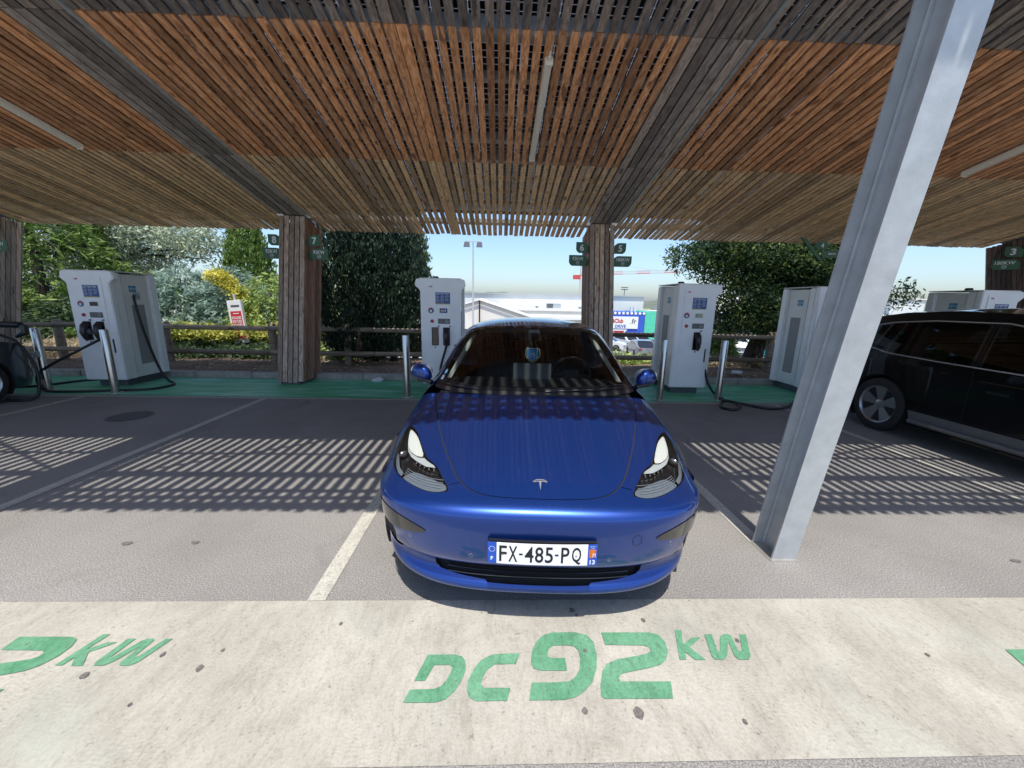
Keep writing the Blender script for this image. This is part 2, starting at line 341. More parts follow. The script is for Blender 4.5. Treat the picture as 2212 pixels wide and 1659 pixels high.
def link(name, data, parent=None, label=None, category=None, group=None, kind=None):
    o = bpy.data.objects.new(name, data); COL.objects.link(o)
    if parent: o.parent = parent
    for k, v in (('label', label), ('category', category), ('group', group), ('kind', kind)):
        if v: o[k] = v
    return o
def thing(name, label, category, loc=(0, 0, 0), rz=0, group=None):
    o = link(name, None, None, label, category, group); o.location = loc; o.rotation_euler = (0, 0, rz); o.empty_display_size = .2; return o
def copy_tree(o, parent=None):
    c = o.copy(); COL.objects.link(c); c.parent = parent
    for ch in list(o.children): copy_tree(ch, c)
    return c
def Tm(x, y, z, rz=0, rx=0, ry=0): return Matrix.Translation((x, y, z)) @ Matrix.Rotation(rz, 4, 'Z') @ Matrix.Rotation(rx, 4, 'X') @ Matrix.Rotation(ry, 4, 'Y')
_tc = {}
def textmesh(s, bold=0., sx=1.):
    k = (s, bold, sx)
    if k not in _tc:
        cu = bpy.data.curves.new('t', 'FONT'); cu.body = s; cu.offset = bold; cu.resolution_u = 3; cu.align_x = 'CENTER'; cu.align_y = 'CENTER'
        o = bpy.data.objects.new('t', cu); me = bpy.data.meshes.new_from_object(o)
        v = np.array([x.co[:] for x in me.vertices]) * np.array([sx, 1, 1]); fs = [tuple(p.vertices) for p in me.polygons]
        v[:, 0] -= (v[:, 0].max() + v[:, 0].min()) / 2; v[:, 1] -= (v[:, 1].max() + v[:, 1].min()) / 2
        bpy.data.objects.remove(o); bpy.data.meshes.remove(me); bpy.data.curves.remove(cu)
        _tc[k] = (v, fs)
    return _tc[k]
def text(mb, s, fr, height=None, width=None, mat=0, bold=0., sx=1.):   # fr(x,y)->3d centred
    v, fs = textmesh(s, bold, sx); h = v[:, 1].max() * 2; wd = v[:, 0].max() * 2
    ky = height / h if height else width / wd; kx = width / wd if width else ky
    mb.add([fr(x * kx, y * ky) for x, y, _ in v], fs, mat)
def inpoly(P, poly):
    x, y = P[:, 0], P[:, 1]; r = np.zeros(len(P), bool); n = len(poly)
    for i in range(n):
        x0, y0 = poly[i]; x1, y1 = poly[(i + 1) % n]
        c = ((y0 > y) != (y1 > y))
        with np.errstate(all='ignore'): r ^= c & (x < (x1 - x0) * (y - y0) / ((y1 - y0) or 1e-12) + x0)
    return r
def dens(poly, d, closed=True):
    out = []; n = len(poly)
    for i in range(n if closed else n - 1):
        a = np.array(poly[i]); b = np.array(poly[(i + 1) % n]); k = max(1, int(np.ceil(np.linalg.norm(b - a) / d)))
        out += [tuple(a + (b - a) * j / k) for j in range(k)]
    if not closed: out.append(tuple(poly[-1]))
    return out
def smoothpoly(p, it=2, closed=True):
    for _ in range(it):
        q = []; n = len(p)
        if not closed: q.append(p[0])
        for i in range(n if closed else n - 1):
            a = p[i]; b = p[(i + 1) % n]
            q += [(.75 * a[0] + .25 * b[0], .75 * a[1] + .25 * b[1]), (.25 * a[0] + .75 * b[0], .25 * a[1] + .75 * b[1])]
        if not closed: q.append(p[-1])
        p = q
    return p
def strip(line, wd, ku=1., kv=1.):                 # thin closed polygon along a polyline in (u,v)
    L = np.array(line) * np.array([ku, kv]); T = np.gradient(L, axis=0); T /= np.linalg.norm(T, axis=1)[:, None] + 1e-12
    N = np.stack([-T[:, 1], T[:, 0]], 1) * wd / 2
    return [tuple(p) for p in (L + N) / np.array([ku, kv])] + [tuple(p) for p in ((L - N) / np.array([ku, kv]))[::-1]]
def patch(fn, dom, grid, regions, default, outer=None, eps=1e-4, dn=.02):
    """fn(u,v)->3-vector; dom (u0,u1,v0,v1); regions [(key,poly)], later ones win; returns {key:(verts,faces,normals)}"""
    u0, u1, v0, v1 = dom; nu, nv = grid
    pts = [(u, v) for v in np.linspace(v0, v1, nv + 1) for u in np.linspace(u0, u1, nu + 1)]
    edges = []
    polys = [p for _, p in regions] + ([outer] if outer else [])
    cl = [dens([(min(max(a, u0), u1), min(max(b, v0), v1)) for a, b in p], dn) for p in polys]
    for p in cl:
        n = len(pts); pts += p; edges += [(n + i, n + (i + 1) % len(p)) for i in range(len(p))]
    r = delaunay_2d_cdt([Vector(p) for p in pts], edges, [], 0, eps)
    V = np.array([x[:] for x in r[0]]); F = np.array([f for f in r[2] if len(f) == 3]); C = V[F].mean(1)
    ar = np.abs(np.cross(V[F[:, 1]] - V[F[:, 0]], V[F[:, 2]] - V[F[:, 0]])); ok = ar > 1e-10
    key = np.array([default] * len(F), dtype=object)
    for (k, _), p in zip(regions, cl): key[inpoly(C, p)] = k
    if outer: ok &= inpoly(C, cl[-1])
    P = np.array([fn(a, b) for a, b in V]); h = 2e-3
    Nn = []
    for a, b in V:
        au, bu = min(a + h, u1), max(a - h, u0); av, bv = min(b + h, v1), max(b - h, v0)
        n = np.cross(np.array(fn(au, b)) - fn(bu, b), np.array(fn(a, av)) - fn(a, bv)); Nn.append(n / (np.linalg.norm(n) + 1e-12))
    Nn = np.array(Nn); out = {}
    for k in set(key):
        if k == 'none': continue
        sel = F[(key == k) & ok]
        if not len(sel): continue
        ids, inv = np.unique(sel, return_inverse=True); out[k] = (P[ids], inv.reshape(-1, 3), Nn[ids])
    return out
def skin(name, dat, mat, parent=None, off=0., flip=False, offset_fn=None, **kw):
    P, F, N = dat
    if flip: N = -N; F = F[:, ::-1]
    me = bpy.data.meshes.new(name); Q = P + N * off
    me.from_pydata([tuple(map(float, p)) for p in Q], [], [tuple(map(int, f)) for f in F]); me.materials.append(MT[mat])
    me.polygons.foreach_set('use_smooth', [True] * len(me.polygons)); me.update()
    me.normals_split_custom_set_from_vertices([tuple(map(float, n)) for n in N])
    return link(name, me, parent, **kw)
def bsb(t): return ((1 - t) ** 3 / 6, (3 * t ** 3 - 6 * t * t + 4) / 6, (-3 * t ** 3 + 3 * t * t + 3 * t + 1) / 6, t ** 3 / 6)
class Surf:
    def __init__(s, net, symu=True, symend=False):
        n = np.array(net, float)
        a = n[:, 1] * np.array([-1, 1, 1]) if symu else 2 * n[:, 0] - n[:, 1]
        e = n[:, -2] * np.array([-1, 1, 1]) if symend else 2 * n[:, -1] - n[:, -2]
        n = np.concatenate([a[:, None], n, e[:, None]], 1)
        n = np.concatenate([(2 * n[0] - n[1])[None], n, (2 * n[-1] - n[-2])[None]], 0)
        s.n = n; s.R = n.shape[0] - 3; s.C = n.shape[1] - 3
    def __call__(s, u, v):
        a = min(max(u, 0), 1) * s.C; b = min(max(v, 0), 1) * s.R; i = min(int(a), s.C - 1); j = min(int(b), s.R - 1)
        bu = bsb(a - i); bv = bsb(b - j); r = np.zeros(3)
        for y in range(4):
            r += bv[y] * (bu[0] * s.n[j + y, i] + bu[1] * s.n[j + y, i + 1] + bu[2] * s.n[j + y, i + 2] + bu[3] * s.n[j + y, i + 3])
        return r
def sheet(name, x0, x1, y0, y1, z, mat, nx=1, ny=1, zf=None, **kw):
    mb = MB(); V = []; xs = np.linspace(x0, x1, nx + 1); ys = np.linspace(y0, y1, ny + 1)
    V = [(x, y, (zf(x, y) if zf else z)) for y in ys for x in xs]
    mb.add(V, [(j * (nx + 1) + i, j * (nx + 1) + i + 1, (j + 1) * (nx + 1) + i + 1, (j + 1) * (nx + 1) + i) for j in range(ny) for i in range(nx)])
    return mb.build(name, mat, kind='structure', **kw)

# ================================================================== THE SETTING
PITCHX = 2.85
def gz(x, y):
    if y < 10.2: return 0.
    if y < 17: t = (y - 10.2) / 6.8; return -1.6 * t * t * (3 - 2 * t)
    if y < 62: return -1.6 - 3.2 * (y - 17) / 45
    return -4.8
def ground():
    ys = [-80, -10, 0, 5, 8, 9.5, 10.2, 11, 12, 13, 14, 15, 16, 17, 22, 30, 40, 50, 62, 100, 200, 500, 2500]
    xs = [-1500, -300, -60, -20, 0, 20, 60, 300, 1500]
    mb = MB(); V = [(x, y, gz(x, y)) for y in ys for x in xs]; n = len(xs)
    for j in range(len(ys) - 1):
        mt = 0 if ys[j + 1] <= 10.2 else (1 if ys[j] < 200 else 2)
        for i in range(n - 1): mb.add([V[j * n + i], V[j * n + i + 1], V[(j + 1) * n + i + 1], V[(j + 1) * n + i]], [(0, 1, 2, 3)], mt)
    return mb.build('ground', ['asphalt', 'lower_ground', 'grass_dry'], kind='structure')
ground()
# strip of pale painted concrete across the bay entrances
sheet('concrete_band', -14, 16, 1.08, 1.87, .004, 'band')
sheet('green_floor', -14, 16, 6.36, 7.86, .004, 'green_floor')
lines = MB()
def rect(mb, x0, x1, y0, y1, z): mb.add([(x0, y0, z), (x1, y0, z), (x1, y1, z), (x0, y1, z)], [(0, 1, 2, 3)])
rect(lines, -14, 16, 6.25, 6.33, .004)
for k in range(-4, 5):
    X = -1.02 + PITCHX * k + .02; rect(lines, X - .05, X + .05, 2.40 if k == 1 else 1.872, 6.248, .004)
lines.build('bay_marking', 'white_line', kind='structure')
# lettering painted on the band
GL = dict(
 D=[(-.357,1.399),(-.321,1.527),(-.191,1.526),(-.16,1.516),(-.141,1.492),(-.135,1.451),(-.149,1.399),(-.175,1.35),(-.21,1.315),(-.254,1.303),(-.383,1.304),(-.368,1.359),(-.267,1.361),(-.237,1.371),(-.217,1.4),(-.199,1.443),(-.197,1.462),(-.211,1.473),(-.282,1.473),(-.31,1.398)],
 C=[(.114,1.53),(.094,1.475),(-.004,1.474),(-.037,1.45),(-.056,1.415),(-.064,1.381),(-.05,1.363),(.066,1.362),(.051,1.307),(-.078,1.306),(-.11,1.322),(-.123,1.353),(-.12,1.399),(-.099,1.451),(-.068,1.496),(-.022,1.522),(.022,1.528)],
 nine=[(.326,1.439),(.206,1.44),(.173,1.452),(.163,1.48),(.172,1.537),(.199,1.593),(.235,1.63),(.283,1.646),(.405,1.647),(.458,1.628),(.482,1.59),(.483,1.519),(.462,1.444),(.429,1.384),(.387,1.343),(.343,1.318),(.294,1.307),(.142,1.307),(.16,1.384),(.273,1.384),(.332,1.389),(.36,1.41),(.384,1.445),(.399,1.501),(.398,1.54),(.381,1.565),(.355,1.571),(.282,1.571),(.258,1.556),(.246,1.526),(.248,1.509),(.265,1.503),(.326,1.503)],
 two=[(.536,1.644),(.782,1.642),(.824,1.628),(.84,1.587),(.834,1.535),(.803,1.487),(.767,1.464),(.699,1.446),(.627,1.433),(.572,1.421),(.554,1.404),(.557,1.385),(.781,1.382),(.758,1.307),(.466,1.309),(.453,1.322),(.461,1.367),(.487,1.435),(.518,1.471),(.577,1.494),(.661,1.508),(.728,1.522),(.75,1.536),(.75,1.556),(.727,1.567),(.536,1.572)],
 k=[(.92,1.655),(.954,1.655),(.925,1.57),(.986,1.609),(1.031,1.609),(.95,1.555),(.994,1.486),(.945,1.486),(.915,1.53),(.902,1.489),(.87,1.489)],
 w=[(1.062,1.628),(1.1,1.628),(1.076,1.531),(1.082,1.529),(1.091,1.535),(1.135,1.614),(1.157,1.627),(1.182,1.629),(1.194,1.618),(1.18,1.532),(1.19,1.53),(1.2,1.534),(1.243,1.626),(1.276,1.626),(1.222,1.502),(1.2,1.485),(1.156,1.485),(1.144,1.503),(1.16,1.579),(1.155,1.579),(1.111,1.508),(1.085,1.487),(1.041,1.487),(1.033,1.504)])
def flat_fill(mb, poly, fr, mat=0):
    e = [(i, (i + 1) % len(poly)) for i in range(len(poly))]
    r = delaunay_2d_cdt([Vector(p) for p in poly], e, [], 0, 1e-6); V = np.array([x[:] for x in r[0]])
    fs = [tuple(f) for f in r[2]]; C = np.array([V[list(f)].mean(0) for f in fs]); ok = inpoly(C, poly)
    mb.add([fr(*p) for p in V], [f for f, o in zip(fs, ok) if o], mat)
for k in (-1, 0, 1):
    mb = MB()
    for g in GL.values(): flat_fill(mb, g, lambda x, y: (x + PITCHX * k, y, .008))
    mb.build('road_lettering', 'green_letter', kind='structure')
# worn spots and tar stains on the paving
st = MB()
def blot(mb, x, y, r, z, ax=1.):
    n = 14; ph = random.random() * 6; q = [(x + r * ax * math.cos(a) * (.75 + .35 * random.random()), y + r * math.sin(a) * (.75 + .35 * random.random())) for a in [2 * math.pi * i / n for i in range(n)]]
    mb.add([(a, b, z) for a, b in q], [tuple(range(n))])
for x, y, r in [(.43,1.54,.014),(.59,1.25,.028),(.37,1.26,.016),(1.01,1.21,.012),(.41,1.79,.02),(.43,1.755,.011),(.78,1.72,.014),(1.21,1.59,.012),(-1.8,1.44,.02),(-1.33,1.47,.018),(-1.29,1.56,.010),(-1.55,1.54,.014),(-.8,1.71,.012),(-1.49,1.31,.010),(2.1,1.5,.012)]:
    blot(st, x, y, r, .0088, .8)
for x, y, r in [(-2.49,2.39,.022),(-2.05,2.4,.02),(3.5,2.2,.022)]: blot(st, x, y, r, .0045, 1.6)
st.build('surface_stains', 'tar', kind='structure')
mb = MB(); mb.lathe([(.001, .007), (.20, .007), (.205, .002), (.25, .002), (.25, 0)], Tm(-5.04, 5.22, .001), 40)
mb.build('manhole_cover', 'cast_iron', smooth=30, label='round dark iron manhole cover set in the shaded asphalt bay', category='manhole cover')
mb = MB()
for i in range(27):
    x = -14 + i * 1.12; mb.box((x + .004, 7.87, -.1), (x + 1.116, 8.02, .12), 0, random.random())
mb.build('kerb', 'kerb', kind='structure', bevel=.012)
# planted strip behind the kerb, with dips and humps
def bedz(x, y): return gz(x, y) + (.10 if y < 10 else .06) + .03 * math.sin(x * 3.1 + y * 2) * math.sin(y * 4.3 - x) 
sheet('planting_bed', -22, 24, 8.015, 15.5, 0, 'soil', 110, 26, zf=bedz)
# hills
hb = MB(); n = 220; prev = None
V = []; 
def hh(a, k): return 1 + .35 * math.sin(a * 9 + k) + .2 * math.sin(a * 23 + 2 * k) + .10 * math.sin(a * 61 + k) + .05 * math.sin(a * 151)
for j, (d, hgt) in enumerate([(560, -5), (700, 9), (900, 17), (1200, 22), (1500, 0)]):
    for i in range(n + 1):
        a = R(-58 + 120 * i / n); V.append((d * math.sin(a), d * math.cos(a), -4.8 + max(0, (hgt + 5)) * hh(a, j * .7) * (.75 if hgt > 0 else 0) + (random.random() * 1.6 if hgt > 0 else 0)))
hb.add(V, [(j * (n + 1) + i, j * (n + 1) + i + 1, (j + 1) * (n + 1) + i + 1, (j + 1) * (n + 1) + i) for j in range(4) for i in range(n)])
hb.build('hills', 'far_wood', kind='structure', smooth=80)

# ================================================================== CANOPY
RK = .21; RZ = 4.82
def rz_(y): return RZ - RK * y
NX, NY, NZ = 0, RK / math.hypot(1, RK), 1 / math.hypot(1, RK)
XL, XR = -16.0, 16.6
COLX = [-9.98, -3.98, 1.965, 10.92]
canopy = thing('parking_canopy', 'timber slatted canopy roof carrying solar panels above the charging bays', 'canopy', (0, 7.6, 0))
OFFC = (0, 7.6, 0)
def slat(mb, x, w_, y0, y1, th, mat=0, dz=0., tone=None, twist=0.):
    tone = random.random() if tone is None else tone
    a0, a1 = x - w_ / 2, x + w_ / 2; sw = twist
    V = []
    for y, s in ((y0, 0), (y1, sw)):
        z = rz_(y) + dz
        V += [(a0 + s, y, z), (a1 + s, y, z), (a1 + s, y + NY * th, z + NZ * th), (a0 + s, y + NY * th, z + NZ * th)]
    mb.add(V, [(0, 1, 2, 3), (7, 6, 5, 4), (0, 4, 5, 1), (1, 5, 6, 2), (2, 6, 7, 3), (3, 7, 4, 0)], mat, tone)
YS = [1.13, 3.98, 6.04, 8.68]
BW = .29
edges_x = [XL] + [e for c in COLX for e in (c - BW, c + BW)] + [XR]
spans = [(edges_x[i], edges_x[i + 1]) for i in range(0, len(edges_x), 2)]
for (a, b) in spans:
    mid = (a + b) / 2 if b - a > 3 else None
    n = int(round((b - a) / .1100)); p = (b - a) / n
    for sec in range(3):
        y0, y1 = YS[sec], YS[sec + 1]; mb = MB()
        for i in range(n):
            x = a + (i + .5) * p; wd = .074 + random.uniform(-.003, .003)
            if mid and abs(x - (mid + .05)) < p * .9: wd = .098
            e0 = random.uniform(-.006, .006) if sec else random.uniform(-.02, .01)
            e1 = -.008 if sec < 2 else random.uniform(-.03, .03)
            slat(mb, x + random.uniform(-.003, .003), wd, y0 + abs(e0) * (1 if sec else 0) + (e0 if not sec else 0), y1 + e1, .027, 0, random.uniform(-.002, .002), twist=random.uniform(-.006, .006))
        mb.build('slat_panel', ['wood_grey', 'wood_red', 'wood_tan'][sec], canopy, off=OFFC)
for c in COLX:                                     # broad boxed-in rafters above each column
    for sec in range(3):
        y0, y1 = YS[sec], YS[sec + 1]; mb = MB()
        for i in range(5):
            x = c - BW + .058 + i * (2 * BW - .116) / 4
            slat(mb, x, .094, y0 + .002, y1 - .01 if sec < 2 else min(y1, 7.90), .03, 0, -.006 + random.uniform(-.002, .002))
        mb.build('rafter_cladding', 'wood_grey' if sec == 0 else 'wood_beam', canopy, off=OFFC)
    mb = MB()
    slat(mb, c + BW + .012, .034, 1.2, 7.88, .05, 0, -.022, .5)
    mb.build('metal_edge_strip', 'galv_dull', canopy, off=OFFC)
    mb = MB(); slat(mb, c, .40, 1.25, 8.5, .26, 0, .035, .5); mb.build('rafter', 'galv_dull', canopy, off=OFFC)
for y, ww, hh_ in ((1.19, .08, .10), (1.34, .05, .05), (1.47, .05, .05), (1.80, .085, .10), (2.35, .035, .06), (4.12, .14, .14), (4.62, .07, .08), (5.12, .07, .08), (5.62, .10, .10), (6.07, .10, .10), (6.55, .035, .05), (6.95, .035, .05), (7.35, .035, .05), (7.75, .035, .05), (8.25, .10, .10)):
    mb = MB(); z = rz_(y) + .04; mb.box((XL, y - ww / 2, z), (XR, y + ww / 2, z + hh_)); mb.build('purlin', 'galv_dull' if ww > .05 else 'wood_tan', canopy, off=OFFC)
# mid-span battens (run along the slope)
for (a, b) in spans:
    if b - a > 3:
        mb = MB(); slat(mb, (a + b) / 2 + .05, .06, 1.2, 8.5, .12, 0, .03, .3); mb.build('batten', 'wood_grey', canopy, off=OFFC)
# diagonal wind braces above the slats
def gr2roof(x, y, dz=.12): yr = (y - .364 * (RZ + dz)) / (1 - .364 * RK); return Vector((x, yr, rz_(yr) + dz))
for (p, q) in (((-7.1, 5.05), (-3.75, 3.28)), ((-.9, 5.08), (-4.0, 3.12)), ((6.6, 4.98), (2.1, 3.46))):
    mb = MB(); mb.tube([gr2roof(*p), gr2roof(*q)], .022, 8); mb.build('wind_brace', 'galv_dull', canopy, smooth=40, off=OFFC)
# solar modules
PW = 1.086; nxp = 30
for row, (y0, y1) in enumerate(((2.755, 4.54), (4.543, 6.33), (6.333, 8.12))):
    for i in range(nxp):
        x0 = XL + i * PW + .0005; x1 = x0 + PW - .001; mb = MB(); z0 = RZ + .25 - RK * y0; z1 = RZ + .25 - RK * y1; th = .012
        mb.add([(x0, y0, z0), (x1, y0, z0), (x1, y1, z1), (x0, y1, z1), (x0, y0, z0 + th), (x1, y0, z0 + th), (x1, y1, z1 + th), (x0, y1, z1 + th)], [(0, 3, 2, 1), (4, 5, 6, 7), (0, 1, 5, 4), (1, 2, 6, 5), (2, 3, 7, 6), (3, 0, 4, 7)])
        mb.build('solar_panel', 'pv', canopy, off=OFFC)
# boarded columns
def column(c, label, side='col_side'):
    t = thing('canopy_column', label, 'column', (c, 7.67, 0), group='boarded columns holding up the canopy')
    y0, y1, hw = 7.3, 8.04, .245; off = (c, 7.67, 0)
    zt = lambda y, d=0.: (RZ - RK * y) / (1 + RK * RK) + d
    def lean(mb): mb.v = [(x, y + RK * z, z) for x, y, z in mb.v]; return mb
    core = MB(); core.box((c - hw + .03, y0 + .03, .04), (c + hw - .03, y1 - .03, zt(y1))); lean(core).build('core', 'dark_void', t, off=off)
    mb = MB(); mb.box((c - hw + .07, y0 + .04, 0), (c + hw - .07, y1 - .04, .042)); mb.build('base_shoe', 'plinth', t, off=off)
    nb = 5
    for nm, yy, s in (('front_boards', y0, 1), ('rear_boards', y1, -1)):
        mb = MB()
        for i in range(nb):
            w_ = (2 * hw) / nb; x = c - hw + (i + .5) * w_; j = random.uniform(-.003, .003)
            a, b = (yy + j, yy + .028 + j) if s > 0 else (yy - .028 + j, yy + j)
            mb.box((x - w_ / 2 + .008, a, .05 + random.uniform(-.015, .015)), (x + w_ / 2 - .008, b, zt(yy, -.006)), 0, random.random())
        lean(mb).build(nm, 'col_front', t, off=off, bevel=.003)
    for s in (-1, 1):
        mb = MB(); nb2 = 8
        for i in range(nb2):
            w_ = (y1 - y0 - .06) / nb2; y = y0 + .03 + (i + .5) * w_; j = random.uniform(-.003, .003)
            xa, xb = sorted((c + s * (hw - .028) + j, c + s * hw + j)); mb.box((xa, y - w_ / 2 + .005, .05), (xb, y + w_ / 2 - .005, zt(y + w_ / 2, -.006)), 0, random.random())
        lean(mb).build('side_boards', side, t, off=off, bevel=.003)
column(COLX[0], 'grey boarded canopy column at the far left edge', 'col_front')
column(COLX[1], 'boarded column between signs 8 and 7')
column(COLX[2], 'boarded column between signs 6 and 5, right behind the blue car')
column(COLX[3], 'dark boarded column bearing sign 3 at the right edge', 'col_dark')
# raking galvanised steel posts
def post(x, label):
    t = thing('steel_post', label, 'post', (x, 2.31, 0), group='raking steel posts of the canopy')
    mb = MB(); L = -.143; H = 4.55
    hw, d = .081, .205; tf, tw = .012, .010
    def seg(xa, xb, ya, yb):
        V = []
        for z in (0., H): V += [(xa, ya + L * z, z), (xb, ya + L * z, z), (xb, yb + L * z, z), (xa, yb + L * z, z)]
        mb.add(V, [(0, 3, 2, 1), (4, 5, 6, 7), (0, 1, 5, 4), (1, 2, 6, 5), (2, 3, 7, 6), (3, 0, 4, 7)])
    seg(-hw, hw, -d / 2, -d / 2 + tf); seg(-hw, hw, d / 2 - tf, d / 2); seg(-tw / 2, tw / 2, -d / 2 + tf + .0005, d / 2 - tf - .0005)
    # weld fillets at the root of the web
    for sy in (-1, 1):
        for sx in (-1, 1): mb.tube([(sx * .010, sy * (d / 2 - tf - .008) + L * z, z) for z in (0, 1.5, H)], .011, 6)
    mb.build('h_section', 'galv', t)
    mb = MB(); mb.box((-.092, -.115, -.01), (.092, .112, .012)); mb.build('grout_pad', 'kerb', t, bevel=.006)
post(1.897, 'pale galvanised steel post leaning forward beside the blue car')
post(-3.86, 'galvanised steel post standing beyond the left edge, seen by its shadow')
# tube lamps under the slats
def lamp(x, y0, y1, label):
    yc = (y0 + y1) / 2; zc = rz_(yc) - .012; t = thing('tube_lamp', label, 'lamp', (x, yc, zc), group='long tube lamps under the canopy')
    t.rotation_euler = (-math.atan(RK), 0, R(1) if x > 0 else 0); L = (y1 - y0) / math.cos(math.atan(RK)) / 2
    mb = MB(); mb.box((-.038, -L, -.03), (.038, L, 0)); mb.build('housing', 'lamp_grey', t, bevel=.006)
    mb = MB(); pr = [(-.034, 0), (-.032, -.028), (-.018, -.044), (.018, -.044), (.032, -.028), (.034, 0)]
    mb.prism(pr, lambda a, b, h: (a, -L + .03 + h * (2 * L - .06), b - .031), 1.0); mb.build('diffuser', 'lamp_diff', t, smooth=50)
    for s in (-1, 1):
        mb = MB(); mb.box((-.040, s * L - (.03 if s > 0 else 0), -.078), (.040, s * L + (.03 if s < 0 else 0), -.001)); e = mb.build('end_cap', 'lamp_grey', t, bevel=.008)
    mb = MB(); mb.tube([(0, -L - .05, -.045), (0, -L, -.045)], .014, 10); mb.tube([(0, -L - .09, -.03), (0, -L - .05, -.045)], .007, 8); mb.build('cable_gland', 'lamp_grey', t, smooth=40)
lamp(.415, 4.22, 5.82, 'pale tube lamp in the middle of the slats above the blue car')
lamp(-5.62, 4.25, 5.88, 'tube lamp under the slats at the left edge')
lamp(6.60, 4.25, 5.86, 'tube lamp under the slats at the right edge')

# ================================================================== CHARGERS
def charger(x, y, label, ears=(1, 1), screen='dark', holsters=(-.11, .10), stalk=False, gun=(1, 1), rz=0.):
    t = thing('charging_station', label, 'charger', (x, y, 0), rz, 'rapid charging stations in a row')
    mb = MB(); mb.box((-.25, .03, 0), (.25, .80, .15)); mb.build('plinth', 'plinth', t, bevel=.004)
    mb = MB(); mb.box((-.30, .002, .135), (.30, .82, 1.965)); mb.build('cabinet', 'side_grey', t, bevel=.008)
    # front fascia with the pointed ears at the top
    pr = [(-.35, .135), (.35, .135), (.35, 1.80)]
    pr += [(.445, 1.885), (.415, 1.995)] if ears[1] else [(.35, 1.995)]
    pr += [(-.415, 1.995), (-.445, 1.885)] if ears[0] else [(-.35, 1.995)]
    pr += [(-.35, 1.80)]
    mb = MB(); mb.prism(pr, lambda a, b, h: (a, -.09 + h, b), .092); mb.build('fascia', 'white_shell', t, bevel=.012)
    mb = MB(); mb.prism([(-.335, .135), (.335, .135), (.335, 1.985), (-.335, 1.985)], lambda a, b, h: (a, .012 + h, b), .14); mb.build('side_pillar', 'white_shell', t, bevel=.012)
    mb = MB(); mb.prism([(-.35, .135), (.35, .135), (.35, 1.985), (-.35, 1.985)], lambda a, b, h: (a, .69 + h, b), .15); mb.build('rear_shell', 'white_shell', t, bevel=.015)
    mb = MB(); mb.box((-.36, -.09, 1.996), (.36, .83, 2.012)); mb.build('roof_cap', 'side_grey', t, bevel=.006)
    mb = MB(); mb.box((-.238, -.099, .17), (.238, -.0905, 1.925)); mb.build('front_door', 'white_shell', t, bevel=.003)
    mb = MB(); mb.lathe([(0, .05), (.045, .048), (.055, .035), (.06, 0)], Tm(-.14, .32, 2.013), 20); mb.build('beacon', 'black_plastic', t, smooth=50)
    F = -.0995
    fr = lambda cx, cz, e=0.: (lambda a, b: (cx + a, F - .0015 - e, cz + b))
    def plate(nm, cx, cz, w_, h_, mat, th=.003, bev=0):
        mb = MB(); mb.box((cx - w_ / 2, F - th, cz - h_ / 2), (cx + w_ / 2, F + .002, cz + h_ / 2)); return mb.build(nm, mat, t, bevel=bev)
    mb = MB(); text(mb, 'ABB', fr(-.165, 1.865, .001), height=.026, bold=.02); mb.build('maker_logo', 'red_ink', t)
    lab = plate('tariff_label', .045, 1.665, .255, .205, 'blue_sticker')
    mb = MB(); G = F - .0045
    def bar(a, b, c, d): mb.add([(a, G, c), (b, G, c), (b, G, d), (a, G, d)], [(0, 1, 2, 3)])
    bar(-.065, .155, 1.743, 1.751)
    for ci in range(3):
        cx0 = -.072 + ci * .082
        bar(cx0, cx0 + .05, 1.722, 1.728)
        for ri in range(5):
            z = 1.705 - ri * .024
            if ci == 2 and ri == 4: continue
            bar(cx0, cx0 + .010, z - .012, z - .003); bar(cx0 + .014, cx0 + random.uniform(.045, .066), z - .010, z - .005)
    mb.build('label_text', 'white_ink', lab)
    mb = MB(); mb.box((-.0825, F - .0042, 1.5625), (.1725, F - .0032, 1.5765)); mb.build('label_stripe', 'yellow_sticker', lab)
    mb = MB(); mb.lathe([(0, .004), (.049, .004), (.05, 0)], Tm(-.165, F, 1.455, 0, R(90)), 28); rs = mb.build('round_sticker', 'blue_sticker', t)
    mb = MB(); mb.prism([(.044 * math.cos(R(a)), .044 * math.sin(R(a))) for a in range(20, 161, 10)] + [(-.03, .008), (.03, .008)], lambda a, b, h: (-.165 + a, F - .005 - h, 1.455 + b), .0005); mb.build('sticker_arc', 'red_ink', rs)
    mb = MB(); mb.prism([(-.02, -.03), (.018, -.03), (.018, -.002), (.026, .006), (-.006, .014), (-.022, 0)], lambda a, b, h: (-.165 + a, F - .0056 - h, 1.455 + b), .0005); mb.build('sticker_pictogram', 'white_ink', rs)
    fb = plate('screen_bezel', .055, 1.455, .155, .092, 'white_shell', .006, .002)
    if screen == 'dark': plate('screen', .055, 1.455, .135, .070, 'screen_dark', .0075)
    elif screen == 'lit': plate('screen', .055, 1.455, .135, .076, 'screen_lit', .0075); mb = MB(); mb.box((-.005, F - .0085, 1.452), (.025, F - .0076, 1.462)); mb.build('screen_text', 'screen_dark', t)
    else:
        s = plate('screen', .055, 1.455, .135, .080, 'blue_sticker', .0075); mb = MB(); mb.box((.01, F - .0085, 1.437), (.06, F - .0076, 1.467)); mb.build('screen_window', 'yellow_sticker', s)
        mb = MB(); mb.box((.075, F - .0085, 1.437), (.095, F - .0076, 1.473)); mb.build('screen_button', 'white_ink', s)
        mb = MB(); mb.box((.02, F - .0085, 1.481), (.09, F - .0076, 1.489)); mb.build('screen_title', 'red_ink', s)
    mb = MB(); mb.lathe([(0, .02), (.024, .018), (.028, .010), (.032, 0)], Tm(-.15, F, 1.268, 0, R(90)), 24); mb.build('emergency_button', 'red_button', t, smooth=40)
    rd = plate('card_reader', .060, 1.27, .215, .092, 'panel_grey', .006, .003)
